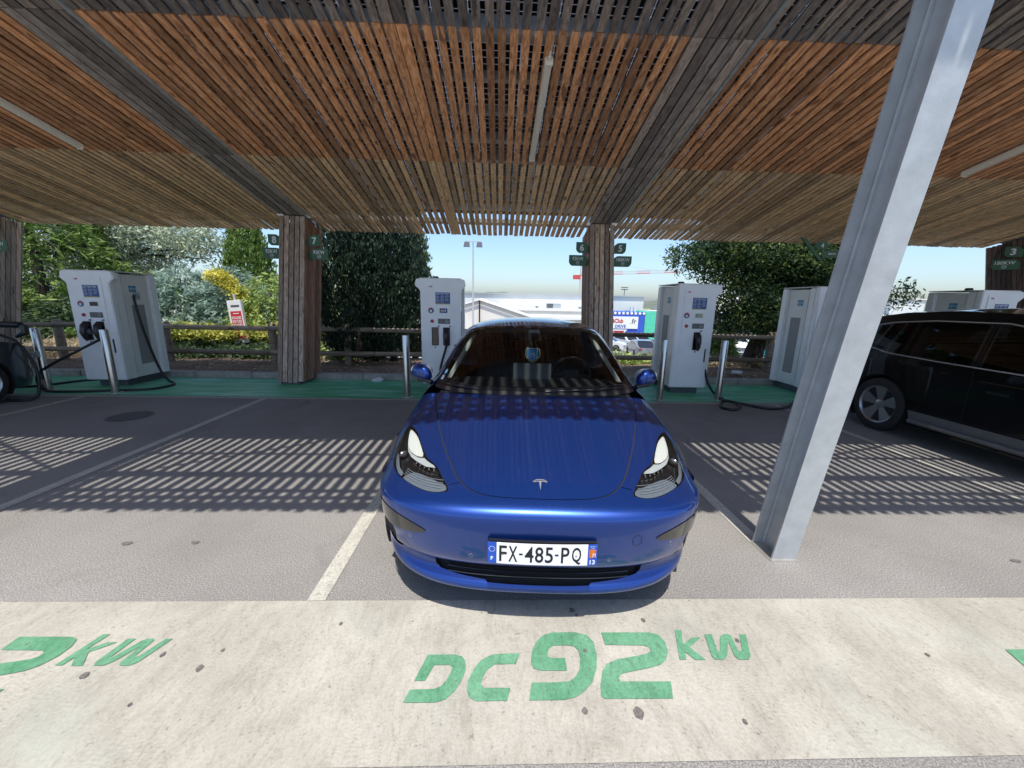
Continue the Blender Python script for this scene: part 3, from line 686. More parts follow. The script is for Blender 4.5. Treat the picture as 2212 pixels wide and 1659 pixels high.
    mb = MB(); mb.tube([(.115 + .026 * math.cos(a), F - .007, 1.27 + .026 * math.sin(a)) for a in np.linspace(0, 2 * math.pi, 25)], .0016, 5); mb.tube([(.108 + .008 * i, F - .007, 1.262 + .004 * i) for i in range(3)], .003, 5); mb.build('contactless_symbol', 'white_ink', rd)
    for i, hx in enumerate(holsters):
        mb = MB(); V = [(-.055, .15), (.055, .15), (.055, -.15), (-.055, -.15)]
        for a, b, c, d in ((-.06, -.05, -.16, .16), (.05, .06, -.16, .16), (-.05, .05, .15, .16), (-.05, .05, -.16, -.15)): mb.box((hx + a, F - .012, 1.0 + c), (hx + b, F + .001, 1.0 + d))
        ho = mb.build('holster', 'black_plastic', t, bevel=.002)
        mb = MB(); mb.box((hx - .05, F - .003, .85), (hx + .05, F + .001, 1.15)); mb.build('holster_recess', 'gloss_black', ho)
        mb = MB(); mb.box((hx + .055, F - .02, 1.172), (hx + .075, F + .001, 1.195)); mb.box((hx + .058, F - .045, 1.178), (hx + .072, F - .02, 1.184)); mb.build('holster_clip', 'plinth', ho)
        mb = MB(); mb.lathe([(0, .004), (.013, .004), (.014, 0)], Tm(hx, F, .805, 0, R(90)), 16); mb.build('lock', 'plinth', t)
        if gun[i]:
            mb = MB()
            mb.tube([(hx, F - .02, 1.13), (hx, F - .07, 1.08), (hx, F - .10, .98), (hx + .01, F - .09, .89), (hx + .01, F - .06, .84)], [.048, .052, .046, .032, .022], 12)
            mb.lathe([(0, 0), (.040, 0), (.045, .05), (.0, .055)], Tm(hx, F - .0, 1.075, 0, R(90)), 16); mb.build('charging_plug', 'black_plastic', t, smooth=50)
    # side furniture
    for s in (-1, 1):
        xs = s * .302
        def side(nm, y0, y1, z0, z1, mat, th=.006, par=t):
            mb = MB(); a, b = sorted((xs - s * .001, xs + s * th)); mb.box((a, y0, z0), (b, y1, z1)); return mb.build(nm, mat, par)
        side('side_panel', .19, .66, .20, 1.93, 'side_grey', .008)
        side('vent_grille', .30, .55, .36, 1.44, 'vent', .0105)
        es = side('brand_sticker', .30, .44, 1.665, 1.775, 'teal_sticker', .0105)
        mb = MB()
        mb.tube([(xs + s * .0115, .37 + s * (.022 * math.cos(a) - .018), 1.72 + .022 * math.sin(a)) for a in np.linspace(0, 5.2, 16)], .004, 5)
        mb.tube([(xs + s * .0115, .37 + s * d, 1.72 + e) for d, e in ((-.065, 0), (-.018, 0))], .004, 5)
        mb.tube([(xs + s * .0115, .37 + s * d, 1.72 + e) for d, e in ((.012, -.02), (.03, .01), (.05, -.012), (.06, .008))], .005, 5); mb.build('sticker_emblem', 'white_ink', es)
    if stalk:
        mb = MB(); mb.box((.309, .36, 1.53), (.314, .50, 1.66)); mb.build('cable_port', 'galv_dull', t, bevel=.002)
    mb = MB(); mb.box((.24, -.085, .62), (.262, -.1005, .86)); mb.build('handle_slot', 'black_plastic', t, bevel=.003)
    return t
def bez(pts, k=7):
    P = [Vector(p) for p in pts]; P = [2 * P[0] - P[1]] + P + [2 * P[-1] - P[-2]]; out = []
    for i in range(1, len(P) - 2):
        for j in range(k):
            q = j / k; a, b, c, d = P[i - 1:i + 3]
            out.append(.5 * ((2 * b) + (c - a) * q + (2 * a - 5 * b + 4 * c - d) * q * q + (3 * b - a - 3 * c + d) * q ** 3))
    out.append(P[-2]); return out
def cable(t, pts, r=.021, name='cable'):
    mb = MB(); mb.tube(bez(pts), r, 10); o = mb.build(name, 'black_rubber', t, smooth=60, off=t.location); return o
c8 = charger(-6.97, 7.02, 'white charger at the left with two black plugs and a long looped cable', (1, 1), 'dark', (-.12, .10), stalk=True)
cable(c8, [(-6.66, 7.42, 1.60), (-6.56, 7.28, 1.56), (-6.52, 7.28, 1.16), (-6.51, 7.38, .63), (-6.46, 7.45, .22), (-6.32, 7.42, .04), (-6.02, 7.18, .022), (-5.98, 6.92, .022), (-6.12, 6.70, .022), (-6.6, 6.60, .022), (-7.0, 6.50, .022), (-7.35, 6.47, .022), (-7.62, 6.52, .04), (-7.72, 6.55, .2), (-7.64, 6.55, .33), (-7.42, 6.58, .48), (-7.10, 6.66, .67), (-6.93, 6.78, .80), (-6.87, 6.87, .86)])
cable(c8, [(-7.32, 7.7, .15), (-7.5, 7.62, .03), (-7.85, 7.3, .022), (-8.0, 7.03, .022), (-8.1, 6.86, .022), (-8.4, 6.7, .022), (-8.7, 6.3, .022)])
c7 = charger(-1.06, 7.08, 'white charger standing left of the blue car, blue sticker screen', (1, 1), 'blue', (-.10, .10), gun=(0, 1))
cable(c7, [(-.95, 6.9, .87), (-.97, 6.85, .76), (-1.03, 6.83, .55), (-1.07, 6.84, .33), (-1.02, 6.82, .12), (-.9, 6.75, .03), (-.6, 6.7, .022), (-.4, 6.9, .022), (-.55, 7.3, .022)])
c5 = charger(3.50, 7.03, 'white charger between the blue car and the tree, single plug and pale screen', (0, 1), 'lit', (.06,), gun=(1,))
cable(c5, [(3.83, 7.3, .9), (3.86, 7.1, .8), (3.80, 6.98, .56), (3.85, 6.9, .25), (3.92, 6.72, .06), (3.95, 6.5, .03), (3.75, 6.2, .022), (3.62, 5.95, .022), (3.75, 5.84, .022), (3.95, 6.0, .03), (3.98, 6.2, .045), (3.85, 6.33, .045), (3.92, 6.3, .05), (4.15, 6.1, .03), (4.4, 5.92, .022), (4.73, 6.02, .022), (5.0, 6.25, .022), (5.3, 6.5, .022), (5.9, 6.6, .022), (6.5, 6.5, .022)])
charger(6.05, 7.03, 'white charger half hidden behind the steel post', (0, 1), 'dark', (-.10, .10))
charger(9.05, 7.0, 'charger whose top shows above the black car', (0, 1), 'dark', (-.10, .10))

# ================================================================== BOLLARDS, SIGNS, FENCE, LITTER
def bollard():
    t = thing('bollard', 'x', 'bollard', (0, 0, 0), group='brushed steel bollards in front of the chargers')
    mb = MB(); mb.lathe([(.056, 0), (.056, 1.045), (.052, 1.055), (0, 1.056)], Matrix.Identity(4), 28); mb.build('tube', 'stainless', t, smooth=40)
    mb = MB(); mb.lathe([(.10, 0), (.10, .010), (.062, .013)], Matrix.Identity(4), 28); mb.build('base_ring', 'galv_dull', t, smooth=30)
    return t
B0 = bollard()
for i, (x, y, l) in enumerate([(-7.61, 6.59, 'steel bollard at the far left inside the cable loop'), (-6.45, 6.52, 'steel bollard in front of the leftmost charger, by its plugs'), (-1.57, 6.48, 'steel bollard just left of the blue car'), (2.80, 6.48, 'steel bollard just right of the blue car mirror'), (3.87, 6.54, 'steel bollard above the coiled cable'), (5.52, 6.5, 'steel bollard partly behind the raking post')]):
    b = B0 if i == 0 else copy_tree(B0); b.location = (x, y, .005); b['label'] = l
def leaf_sign(x, z, y, flip, big, small, label, wd=.25, tilt=0):
    t = thing('bay_sign', label, 'sign', (x, y, z), tilt, group='green leaf shaped bay signs')
    s = -1 if flip else 1; h = .205
    q = [(0, 0), (0, .11), (.03, .165), (.08, .20), (.12, h), (wd, h), (wd, .07), (wd - .02, .03), (wd - .06, 0)]
    q = [(a * s, b - h / 2) for a, b in q]
    mb = MB(); mb.prism(q, lambda a, b, d: (a, d, b), .012); mb.build('plate', 'sign_green', t, bevel=.002)
    mb = MB(); cx = s * wd * .54
    if big: text(mb, big, lambda a, b: (cx + a, -.0015, b), height=.13, bold=.03)
    else:
        text(mb, small, lambda a, b: (cx + a, -.0015, .035 + b), height=.070, width=.22 if len(small) < 5 else .27, bold=.015)
    mb.build('number' if big else 'power_text', 'white_ink', t)
    if not big:
        mb = MB(); mb.tube([(cx + .03 * math.cos(a), -.001, -.045 + .03 * math.sin(a)) for a in np.linspace(0, 2 * math.pi, 20)], .004, 5)
        for d in (-.012, .012): mb.tube([(cx + d + .007 * math.cos(a), -.001, -.045 + .007 * math.sin(a)) for a in np.linspace(0, 2 * math.pi, 12)], .003, 5)
        mb.build('socket_symbol', 'white_ink', t)
Yl = 7.95
for (x, fl, num, kw, la, lb) in ((-3.73, 0, '7', '92KW', 'figure 7 sign on the right of the column left of the blue car', 'kilowatt sign below figure 7, over the dark cypress edge'),
        (-4.22, 1, '8', '92KW', 'figure 8 sign half behind the column, above the tall cypress side', 'kilowatt sign below figure 8, cut by the column'),
        (1.72, 1, '6', '92KW', 'figure 6 sign left of the column behind the blue car', '92 kilowatt sign below figure 6, against the sky'),
        (2.21, 0, '5', '180KW', 'figure 5 sign right of the column behind the blue car', '180 kilowatt sign below figure 5, just above the crane jib')):
    leaf_sign(x, 2.70, Yl, fl, num, None, la)
    leaf_sign(x, 2.455, Yl, fl, None, kw, lb, .38)
leaf_sign(10.60, 2.84, 7.93, 1, '3', None, 'figure 3 sign on the dark column at the right edge', .25, R(-51))
leaf_sign(10.60, 2.59, 7.93, 1, None, '180KW', '180 kilowatt sign below figure 3 at the right edge', .38, R(-51))
leaf_sign(-9.69, 2.47, Yl, 0, None, '92KW', 'green sign cut off by the left picture edge', .38)
# the bent sign holder hanging from the roof edge at bay 4
t = thing('hanging_sign', 'bent green sign holder with plates reading 4, hanging from the roof edge', 'sign', (6.35, 8.35, 3.02))
mb = MB(); mb.prism([(-.14, .08), (-.04, .08), (.46, -.40), (.36, -.40)], lambda a, b, h: (a, h, b), .03); mb.build('bracket', 'sign_green', t)
mb = MB(); mb.prism([(.20, -.06), (.26, -.18), (.48, -.19), (.52, -.10), (.44, -.03)], lambda a, b, h: (a, -.02 + h, b), .012)
mb.prism([(.36, -.22), (.42, -.36), (.78, -.34), (.80, -.24), (.70, -.19)], lambda a, b, h: (a, -.02 + h, b), .012); mb.build('plate', 'sign_green', t)
mb = MB(); text(mb, '4', lambda a, b: (.37 + a, -.0225, -.11 + b), height=.09, bold=.02); text(mb, '180KW', lambda a, b: (.60 + a, -.0225, -.27 + b), height=.04, bold=.02); mb.build('number', 'white_ink', t)

def fence(x0, x1, step, y, label, zb=0.08, first=None):
    t = thing('timber_fence', label, 'fence', (x0, y, 0), group='round timber post and rail fencing')
    x = x0; xs = []
    while x < x1 + .1: xs.append(x); x += step
    for x in xs:
        mb = MB(); mb.lathe([(.085, zb - .1), (.083, 1.0), (.07, 1.03), (0, 1.035)], Tm(x, y, 0), 14); mb.build('post', 'fence_wood', t, smooth=40, off=(x0, y, 0))
    for zr in (.92, .36):
        for i in range(len(xs) - 1):
            mb = MB(); mb.tube([(xs[i] + .005, y - .085, zr + random.uniform(-.01, .01)), (xs[i + 1] - .005, y - .085, zr + random.uniform(-.01, .01))], .055, 12, tone=random.random()); mb.build('rail', 'fence_wood', t, smooth=50, off=(x0, y, 0))
fence(-14.9, -5.3, 2.4, 9.2, 'round timber rail fence at the left, in front of the conifers')
fence(-3.6, 6.6, 2.55, 9.25, 'darker timber rail fence right of the dark cypresses')
fence(6.72, 14.5, 2.55, 9.25, 'timber rail fence beyond the tree trunk at the right')
mb = MB(); mb.tube([(-5.33, 9.115, .92), (-2.95, 9.115, .92)], .055, 12); mb.tube([(-5.33, 9.115, .36), (-2.95, 9.115, .36)], .055, 12)
t = thing('timber_fence', 'short fence span running into the dark cypresses', 'fence', (-5.3, 9.2, 0), group='round timber post and rail fencing'); mb.build('rail', 'fence_wood', t, smooth=50, off=(-5.3, 9.2, 0))
def litter(x, y, z, s, label, mat='paper'):
    bm = bmesh.new(); bmesh.ops.create_icosphere(bm, subdivisions=2, radius=1)
    for v in bm.verts: v.co = Vector((v.co.x * s, v.co.y * s * .6, v.co.z * s * .35)) * random.uniform(.65, 1.2)
    me = bpy.data.meshes.new('crumpled_paper'); bm.to_mesh(me); bm.free(); me.materials.append(MT[mat])
    o = link('crumpled_paper', me, None, label, 'litter'); o.location = (x, y, z)
litter(-2.45, 7.72, .035, .13, 'crumpled white paper lying on the green floor beside the kerb')
litter(5.35, 8.45, .17, .13, 'white and black crumpled wrapper on the mulch by the tree')

# ================================================================== VEGETATION
def leaves(C, n, ln, wd, sig, up=.0, droop=0., ax=None):
    """C: clump centres (k,3); returns quads"""
    k = len(C); idx = RNG.integers(0, k, n); P = C[idx] + RNG.normal(0, 1, (n, 3)) * sig
    d = RNG.normal(0, 1, (n, 3)); 
    if ax is not None: d = d * .55 + ax[idx]
    d[:, 2] += up - droop; d /= np.linalg.norm(d, axis=1)[:, None]
    s = np.cross(d, RNG.normal(0, 1, (n, 3))); s /= np.linalg.norm(s, axis=1)[:, None] + 1e-9
    q_ = np.clip(RNG.lognormal(0, .32, n), .5, 1.6)[:, None]; L = ln * q_ * RNG.uniform(.8, 1.2, n)[:, None]; Wd = wd * q_ * RNG.uniform(.7, 1.2, n)[:, None]
    V = np.stack([P - d * L * .5, P + s * Wd * .5, P + d * L * .5, P - s * Wd * .5], 1)
    ct = RNG.uniform(0, 1, k); tone = np.clip(.65 * ct[idx] + .35 * RNG.uniform(0, 1, n), 0, 1)
    return V, tone
def leafmesh(name, V, tone, mat, parent=None, off=(0, 0, 0), **kw):
    n = len(V); me = bpy.data.meshes.new(name); me.vertices.add(4 * n); me.vertices.foreach_set('co', (V - np.array(off)).reshape(-1).astype(np.float32))
    me.loops.add(4 * n); me.loops.foreach_set('vertex_index', np.arange(4 * n, dtype=np.int32)); me.polygons.add(n)
    me.polygons.foreach_set('loop_start', np.arange(0, 4 * n, 4, dtype=np.int32)); me.materials.append(MT[mat]); me.update()
    a = me.attributes.new('tone', 'FLOAT', 'FACE'); a.data.foreach_set('value', tone.astype(np.float32)); return link(name, me, parent, **kw)
def blobpts(blobs, k, inner=.35):
    vol = np.array([b[3] * b[4] * b[5] for b in blobs]); pi = RNG.choice(len(blobs), k, p=vol / vol.sum()); B = np.array(blobs)[pi]
    d = RNG.normal(0, 1, (k, 3)); d /= np.linalg.norm(d, axis=1)[:, None]; r = RNG.uniform(inner ** 3, 1, k)[:, None] ** (1 / 3.)
    return B[:, :3] + d * r * B[:, 3:6], d
def conepts(base, H, Rd, k, z0=.05, pw=.8):
    tt = 1 - np.sqrt(RNG.uniform(0, 1, k)); tt = z0 + (1 - z0) * tt; a = RNG.uniform(0, 2 * np.pi, k)
    lob = 1 + .16 * np.sin(a * 5 + tt * 17) + .10 * np.sin(a * 11 - tt * 31)
    r = Rd * (1 - tt) ** pw * RNG.uniform(.45, 1, k) ** .5 * lob
    d = np.stack([np.cos(a), np.sin(a), np.full(k, -.15)], 1)
    return np.array(base) + np.stack([r * np.cos(a), r * np.sin(a), tt * H], 1), d
def colpts(base, H, Rd, k):                        # columnar (cypress) habit
    tt = RNG.uniform(0.02, 1, k); a = RNG.uniform(0, 2 * np.pi, k); pr = np.minimum(1, .55 + tt * 2.2) * np.clip((1 - tt) * 1.7, 0, 1) ** .55
    lob = 1 + .14 * np.sin(a * 4 + tt * 9) + .1 * np.sin(a * 9 - tt * 23)
    r = Rd * pr * RNG.uniform(.5, 1, k) ** .4 * lob; d = np.stack([np.cos(a) * .35, np.sin(a) * .35, np.full(k, 1.)], 1)
    return np.array(base) + np.stack([r * np.cos(a), r * np.sin(a), tt * H], 1), d
def plant(name, label, category, base, C, ax, n, ln, wd, sig, mat, trunk=None, up=0, group=None):
    t = thing(name, label, category, base, group=group)
    V, tone = leaves(C, n, ln, wd, sig, up, 0, ax); leafmesh('crown', V, tone, mat, t, base)
    if trunk:
        mb = MB()
        for pts, r, r1 in trunk: mb.tube(pts, r, 9, r1=r1)
        mb.build('trunk', 'bark', t, smooth=60, off=base)
    return t
def at(px, py, Y):                                 # pixel of the 2212-wide picture -> point at depth Y
    d = f0 + rr * ((px - 1106) / 835) - uu * ((py - 829.5) / 835); return Vector((0, 0, CAMH)) + d * (Y / d.y)
def X_(px, Y): return at(px, 640, Y).x
def cone_tree(px, ptop, Y, Rd, label, mat, n, name='conifer', k=None, ln=.16, wd=.045, sig=.07, pw=.8, grp=None, topz=None):
    n = int(n * 1.5); z = gz(0, Y); x = X_(px, Y); H = (topz if topz else at(px, ptop, Y).z) - z; C, d = conepts((x, Y, z), H, Rd, k or n // 9, pw=pw)
    return plant(name, label, 'tree', (x, Y, z), C, d, n, ln, wd, sig, mat, [([(x, Y, z - .1), (x, Y, z + H * .9)], .07 + .02 * H, .01)], group=grp)
G1 = 'trees and shrubs beyond the fence'
cone_tree(95, 300, 13.0, 3.1, 'bright green feathery conifer at the far left', 'leaf_conifer', 16000, topz=7.0, grp=G1, ln=.24)
cone_tree(20, 300, 15.5, 3.0, 'dark conifer behind the leftmost column', 'leaf_dark', 8000, topz=7.5, grp=G1, ln=.24)
# big silver tree with spreading limbs
Ys = 15.5; bx = X_(215, Ys); bl = []
for px, py, rx, rz in ((215, 470, 2.2, 1.3), (150, 540, 1.8, 1.2), (290, 530, 2.2, 1.2), (370, 500, 2.0, 1.0), (412, 520, 1.0, .6), (440, 545, .5, .45), (250, 590, 2.3, .9), (190, 400, 3.0, 1.6), (345, 440, 2.4, 1.2)):
    p = at(px, py, Ys + random.uniform(-.6, .6)); bl.append((p.x, p.y, p.z, rx * .8, 1.7, rz * .85))
C, d = blobpts(bl, 2000, .3)
tr = [([(bx, Ys, -1.4), (bx + .1, Ys, 1.5), (bx, Ys, 4.5)], .30, .16)]
for px, py in ((300, 505), (380, 520), (440, 545), (150, 520), (250, 470), (452, 560)):
    e = at(px, py, Ys); tr.append(([(bx, Ys, 2.6), ((bx + e.x) / 2, Ys + .1, max(2.8, e.z * .9 + .4)), (e.x, Ys, e.z)], .09, .015))
plant('silver_tree', 'broad silver leaved tree reaching over the left charger', 'tree', (bx, Ys, gz(0, Ys)), C, None, 36000, .11, .06, .15, 'leaf_silver', tr, group=G1)
def cyp(px, ptop, Y, Rd, label, mat, n, dead=None, ln=.16):
    z = gz(0, Y); x = X_(px, Y); H = at(px, ptop, Y).z - z; C, d = colpts((x, Y, z + .15), H, Rd, n // 8)
    return plant('cypress', label, 'tree', (x, Y, z), C, d, n, ln, .045, .06, mat, [([(x, Y, z - .1), (x, Y, z + H * .85)], .12, .02)], up=.8, group=G1)
cyp(546, 440, 15.0, .88, 'tall bright green cypress left of sign 8', 'leaf_cypress', 30000, ln=.11)
cone_tree(395, 570, 12.6, 2.0, 'pale blue green juniper behind the left charger', 'leaf_blue', 11000, 'juniper', grp=G1, pw=.6, ln=.18)
cone_tree(505, 572, 12.8, 1.9, 'blue green juniper beside the sale totem', 'leaf_blue', 10000, 'juniper', grp=G1, pw=.6, ln=.18)
cone_tree(455, 590, 13.6, 1.3, 'golden yellow conifer behind the sale totem', 'leaf_yellow', 5000, 'juniper', grp=G1, pw=.55, ln=.18)
bl2 = []
for px, py in ((462, 598), (478, 600), (494, 612), (510, 630), (524, 650), (536, 672), (548, 695), (557, 718), (563, 745)):
    p = at(px, py, 11.6); bl2.append((p.x, p.y, p.z, .20, .25, .17))
C, d = blobpts(bl2, 240, .1); p = at(540, 700, 11.6)
plant('golden_shrub', 'arching golden yellow branch behind the sale totem', 'shrub', (p.x, 11.6, gz(0, 11.6)), C, None, 4200, .10, .035, .06, 'leaf_gold', [([(p.x, 11.6, gz(0, 11.6)), (p.x - .1, 11.6, 1.2), at(478, 600, 11.6)], .04, .01)], group=G1)
cone_tree(345, 590, 14.0, 2.2, 'bushy mid green conifer between silver tree and junipers', 'leaf_conifer', 9000, 'conifer', grp=G1, pw=.55)
cone_tree(585, 590, 12.2, 1.5, 'light green bush just left of the boarded column', 'leaf_lime', 9000, 'bush', grp=G1, pw=.5, ln=.12)
cone_tree(720, 540, 12.5, 1.6, 'light green bush between the column and the dark cypresses', 'leaf_lime', 8000, 'bush', grp=G1, pw=.5, ln=.12)
cone_tree(150, 640, 11.6, 1.7, 'dark green conifer low behind the left fence', 'leaf_dark', 9000, 'conifer', grp=G1, pw=.5)
cone_tree(245, 650, 12.3, 1.8, 'mid green conifer just behind the left charger', 'leaf_conifer', 8000, 'conifer', grp=G1, pw=.5)
cone_tree(30, 620, 11.3, 1.6, 'green shrub seen past the leftmost column', 'leaf_conifer', 6000, 'conifer', grp=G1, pw=.5)
def hedge(px0, px1, ptop, Y, dy, mat, n, label, zb=None, ln=.10, wd=.05, name='hedge', k=None, stuff=False):
    a = at(px0, ptop, Y); b = at(px1, ptop, Y); z0 = (gz(0, Y) + .05) if zb is None else zb; k = k or n // 12
    x = RNG.uniform(a.x, b.x, k); y = Y + RNG.uniform(-dy, dy, k); q = (x - a.x) / (b.x - a.x); top = (a.z - z0) * (.82 + .13 * np.sin(x * 2.7) + .1 * np.sin(x * 6.1 + 1))
    C = np.stack([x, y, z0 + top * RNG.uniform(0, 1, k) ** .7], 1); V, tone = leaves(C, n, ln, wd, .07, .4)
    base = ((a.x + b.x) / 2, Y, z0)
    if stuff: return leafmesh(name, V, tone, mat, None, (0, 0, 0), label=label, category=name.replace('_', ' '), kind='stuff')
    t = thing(name, label, 'shrub', base, group='low shrubs and hedges behind the fence'); leafmesh('foliage', V, tone, mat, t, base); return t
hedge(330, 600, 705, 10.9, .5, 'leaf_yellow', 7000, 'golden hedge behind the fence left of the column', zb=.55)
hedge(340, 600, 745, 10.2, .45, 'leaf_dark', 9000, 'dark green low shrubs under the golden hedge', zb=-.1)
hedge(60, 250, 735, 10.2, .5, 'straw', 5200, 'dry straw coloured brushwood behind the left fence', zb=0, ln=.22, wd=.022, name='dry_brush')
hedge(60, 330, 700, 11.0, .5, 'leaf_conifer', 6000, 'green shrubs behind the left charger and its fence', zb=-.3)
hedge(700, 820, 770, 10.2, .5, 'leaf_conifer', 2500, 'thin green shrub between the column and the cypresses', zb=-.2)
# the dark cypresses left of the blue car
for (px, Y, Rd, lab, top, nn) in ((770, 9.9, .98, 'leftmost of the dark cypresses beside sign 7', 4.6, 34000), (845, 10.2, .98, 'dark cypress behind the charger left of the blue car', 4.8, 34000), (808, 10.8, 1.05, 'middle dark cypress, behind the other two', 5.2, 20000), (893, 11.3, .52, 'slender cypress with a lighter edge, right of the dark ones', 4.3, 12000)):
    x = X_(px, Y); z = .08 if Y < 10.5 else gz(0, Y); C, d = colpts((x, Y, z + .1), top, Rd, nn // 10)
    plant('cypress', lab, 'tree', (x, Y, z), C, d, nn, .085, .030, .05, 'leaf_darkcyp' if px != 893 else 'leaf_cypress', [([(x, Y, z - .1), (x, Y, top * .8)], .10, .02), ([(x + .1, Y - .05, z), (x - .9, Y - .3, z + .9)], .03, .015)], up=.9, group='dark cypresses left of the blue car')
# the leaning locust tree at the right
Yt = 9.95; x0 = X_(1640, Yt) ; bl = []
for px, py, rx, rz, dy in ((1500, 555, .62, .38, 0), (1560, 575, .75, .50, .2), (1620, 530, .9, .5, -.2), (1700, 560, 1.0, .6, .2), (1600, 640, .85, .50, 0), (1690, 640, 1.0, .55, .3), (1640, 700, .85, .42, -.1), (1760, 600, .9, .6, 0), (1580, 690, .55, .30, .1), (1720, 710, .7, .4, .2), (1815, 620, .6, .5, .3), (1925, 640, .28, .36, 0), (1650, 470, 1.6, .7, .3), (1780, 500, 1.4, .7, .2), (1780, 560, 1.0, .7, -.2), (1740, 650, 1.0, .6, 0), (1660, 590, 1.1, .6, .4), (1800, 690, .8, .5, 0), (1640, 680, .9, .45, .3), (1830, 540, .7, .6, .2), (1560, 540, .8, .45, .1)):
    p = at(px, py, Yt + dy); bl.append((p.x, p.y, p.z, rx, .8, rz))
C, d = blobpts(bl, 4600, .05)
tr = [([(x0, Yt, .0), (x0 + .10, Yt, .55), (x0 + .30, Yt + .05, 1.1), (x0 + .7, Yt + .1, 1.9), (x0 + 1.1, Yt + .1, 3.2)], [.27, .22, .19, .15, .09], None)]
for px, py in ((1500, 560), (1570, 600), (1600, 660), (1700, 560), (1760, 600), (1640, 690), (1850, 630), (1920, 660)):
    e = at(px, py, Yt); tr.append(([(x0 + .45, Yt + .05, 1.5), ((x0 + .5 + e.x) / 2, Yt, e.z * .5 + .95), (e.x, Yt, e.z)], .05, .012))
plant('locust_tree', 'leaning tree with fine dark foliage behind the right fence', 'tree', (x0, Yt, .08), C, None, 90000, .085, .034, .10, 'leaf_locust', tr, group=None)
z = gz(0, 14.5)
cone_tree(1545, 690, 11.6, .85, 'yellow green bush behind the charger right of the car', 'leaf_lime', 6000, 'bush', grp=G1, pw=.5, ln=.10)
hedge(1335, 1415, 765, 10.4, .4, 'leaf_lime', 3500, 'pale shrub under the fence right of the blue car', zb=-.2)
hedge(1500, 1690, 775, 10.1, .5, 'straw', 3600, 'dry grass clump around the foot of the leaning tree', zb=0, ln=.2, wd=.02, name='dry_brush')
hedge(1900, 2212, 655, 16.5, .5, 'leaf_dark', 5000, 'dark hedge beyond the black car', zb=-1.6)
# loose dry leaves and twigs over the planted strip
n = 5200; x = RNG.uniform(-14, 14, n); y = 8.03 + RNG.uniform(0, 1, n) ** 1.3 * 2.2
C = np.stack([x, y, np.array([bedz(a, b) for a, b in zip(x, y)]) + .012], 1); V, tone = leaves(C, n, .09, .03, .0)
V[:, :, 2] = C[:, None, 2] + (V[:, :, 2] - C[:, None, 2]) * .25
leafmesh('leaf_litter', V, tone, 'straw', None, label='scattered dry leaves and twigs on the planted strip', category='leaf litter', kind='stuff')
n = 260; cx = RNG.choice([-2.3, 4.9, 5.3], n, p=[.3, .4, .3]); C = np.stack([cx + RNG.normal(0, .35, n), 7.76 + RNG.normal(0, .05, n), np.full(n, .014)], 1); V, tone = leaves(C, n, .06, .012, .0); V[:, :, 2] = C[:, None, 2] + (V[:, :, 2] - C[:, None, 2]) * .15
leafmesh('leaf_litter', V, tone, 'straw', None, label='brown leaf litter gathered on the green floor along the kerb', category='leaf litter', kind='stuff')

# ================================================================== FAR BUILDINGS AND STREET THINGS
def slab(name, x0, x1, y0, y1, z0, z1, mat, parent, off): mb = MB(); mb.box((x0, y0, z0), (x1, y1, z1)); return mb.build(name, mat, parent, off=off)
bo = (6, 82, -4.8); t = thing('warehouse', 'long white flat roofed warehouse behind the blue car', 'building', bo)
slab('wall', -22, 27.4, 75, 100, -4.8, 2.85, 'tile_wall_white', t, bo); slab('roof', -22.3, 27.7, 74.7, 100.3, 2.85, 3.05, 'galv_dull', t, bo)
bo = (6, 66, -4.8); t = thing('shop_building', 'low white retail building with a parapet in front of the warehouse', 'building', bo)
slab('wall', 0, 17.0, 64, 74.6, -4.8, .15, 'wall_cream', t, bo); slab('parapet', -.1, 17.1, 63.8, 74.7, .15, .55, 'white_matt', t, bo); slab('canopy_band', 0, 17.0, 63.2, 64, -1.2, -.7, 'white_matt', t, bo)
for x, w_, h_ in ((5.8, .6, .35), (7.6, 2.4, .8), (13.0, .6, .35)):
    r_ = slab('rooftop_unit', x, x + w_, 65, 66, .56, .56 + h_, 'galv_dull', t, bo); slab('louvre', x + .1, x + w_ * .45, 64.96, 65, .62, .5 + h_, 'plinth', r_, bo)
bo = (20, 62, -4.8); t = thing('shop_building', 'bright blue shop front with a red door and a drive sign', 'shop', bo)
slab('wall', 17.2, 23.1, 62, 72, -4.8, .25, 'shop_blue', t, bo)
slab('green_panel', 23.1, 25.0, 61.9, 72, -4.8, .35, 'shop_green', t, bo); slab('white_panel', 25.0, 31, 61.9, 72, -4.8, .5, 'wall_cream', t, bo)
mb = MB()
for i in range(9): mb.lathe([(0, .12), (.2, .08), (.22, 0)], Tm(17.6 + i * .66, 62, .05, 0, R(90)), 10)
mb.build('parapet_lights', 'white_matt', t, off=bo)
sg = slab('sign_board', 16.4, 22.0, 61.85, 61.99, -2.35, -.45, 'white_matt', t, bo)
mb = MB(); text(mb, 'quéClub', lambda a, b: (18.35 + a, 61.82, -1.22 + b), height=.85, bold=.03, sx=.85); mb.build('sign_name', 'red_ink', sg, off=bo)
mb = MB(); text(mb, '.fr', lambda a, b: (21.25 + a, 61.82, -1.15 + b), height=.8, bold=.01); mb.build('sign_suffix', 'plinth', sg, off=bo)
mb = MB(); text(mb, 'DRIVE', lambda a, b: (19.2 + a, 61.82, -1.98 + b), height=.48, bold=.02); mb.build('sign_text', 'plate_blue', sg, off=bo)
fr_ = MB(); fr_.box((17.9, 61.9, -4.8), (18.15, 61.99, -2.7)); fr_.box((19.85, 61.9, -4.8), (20.1, 61.99, -2.7)); fr_.box((17.7, 61.88, -2.7), (20.3, 61.99, -2.5)); dr = fr_.build('door_frame', 'white_matt', t, off=bo)
slab('door', 18.15, 19.85, 61.93, 61.99, -4.8, -2.7, 'shop_red', t, bo)
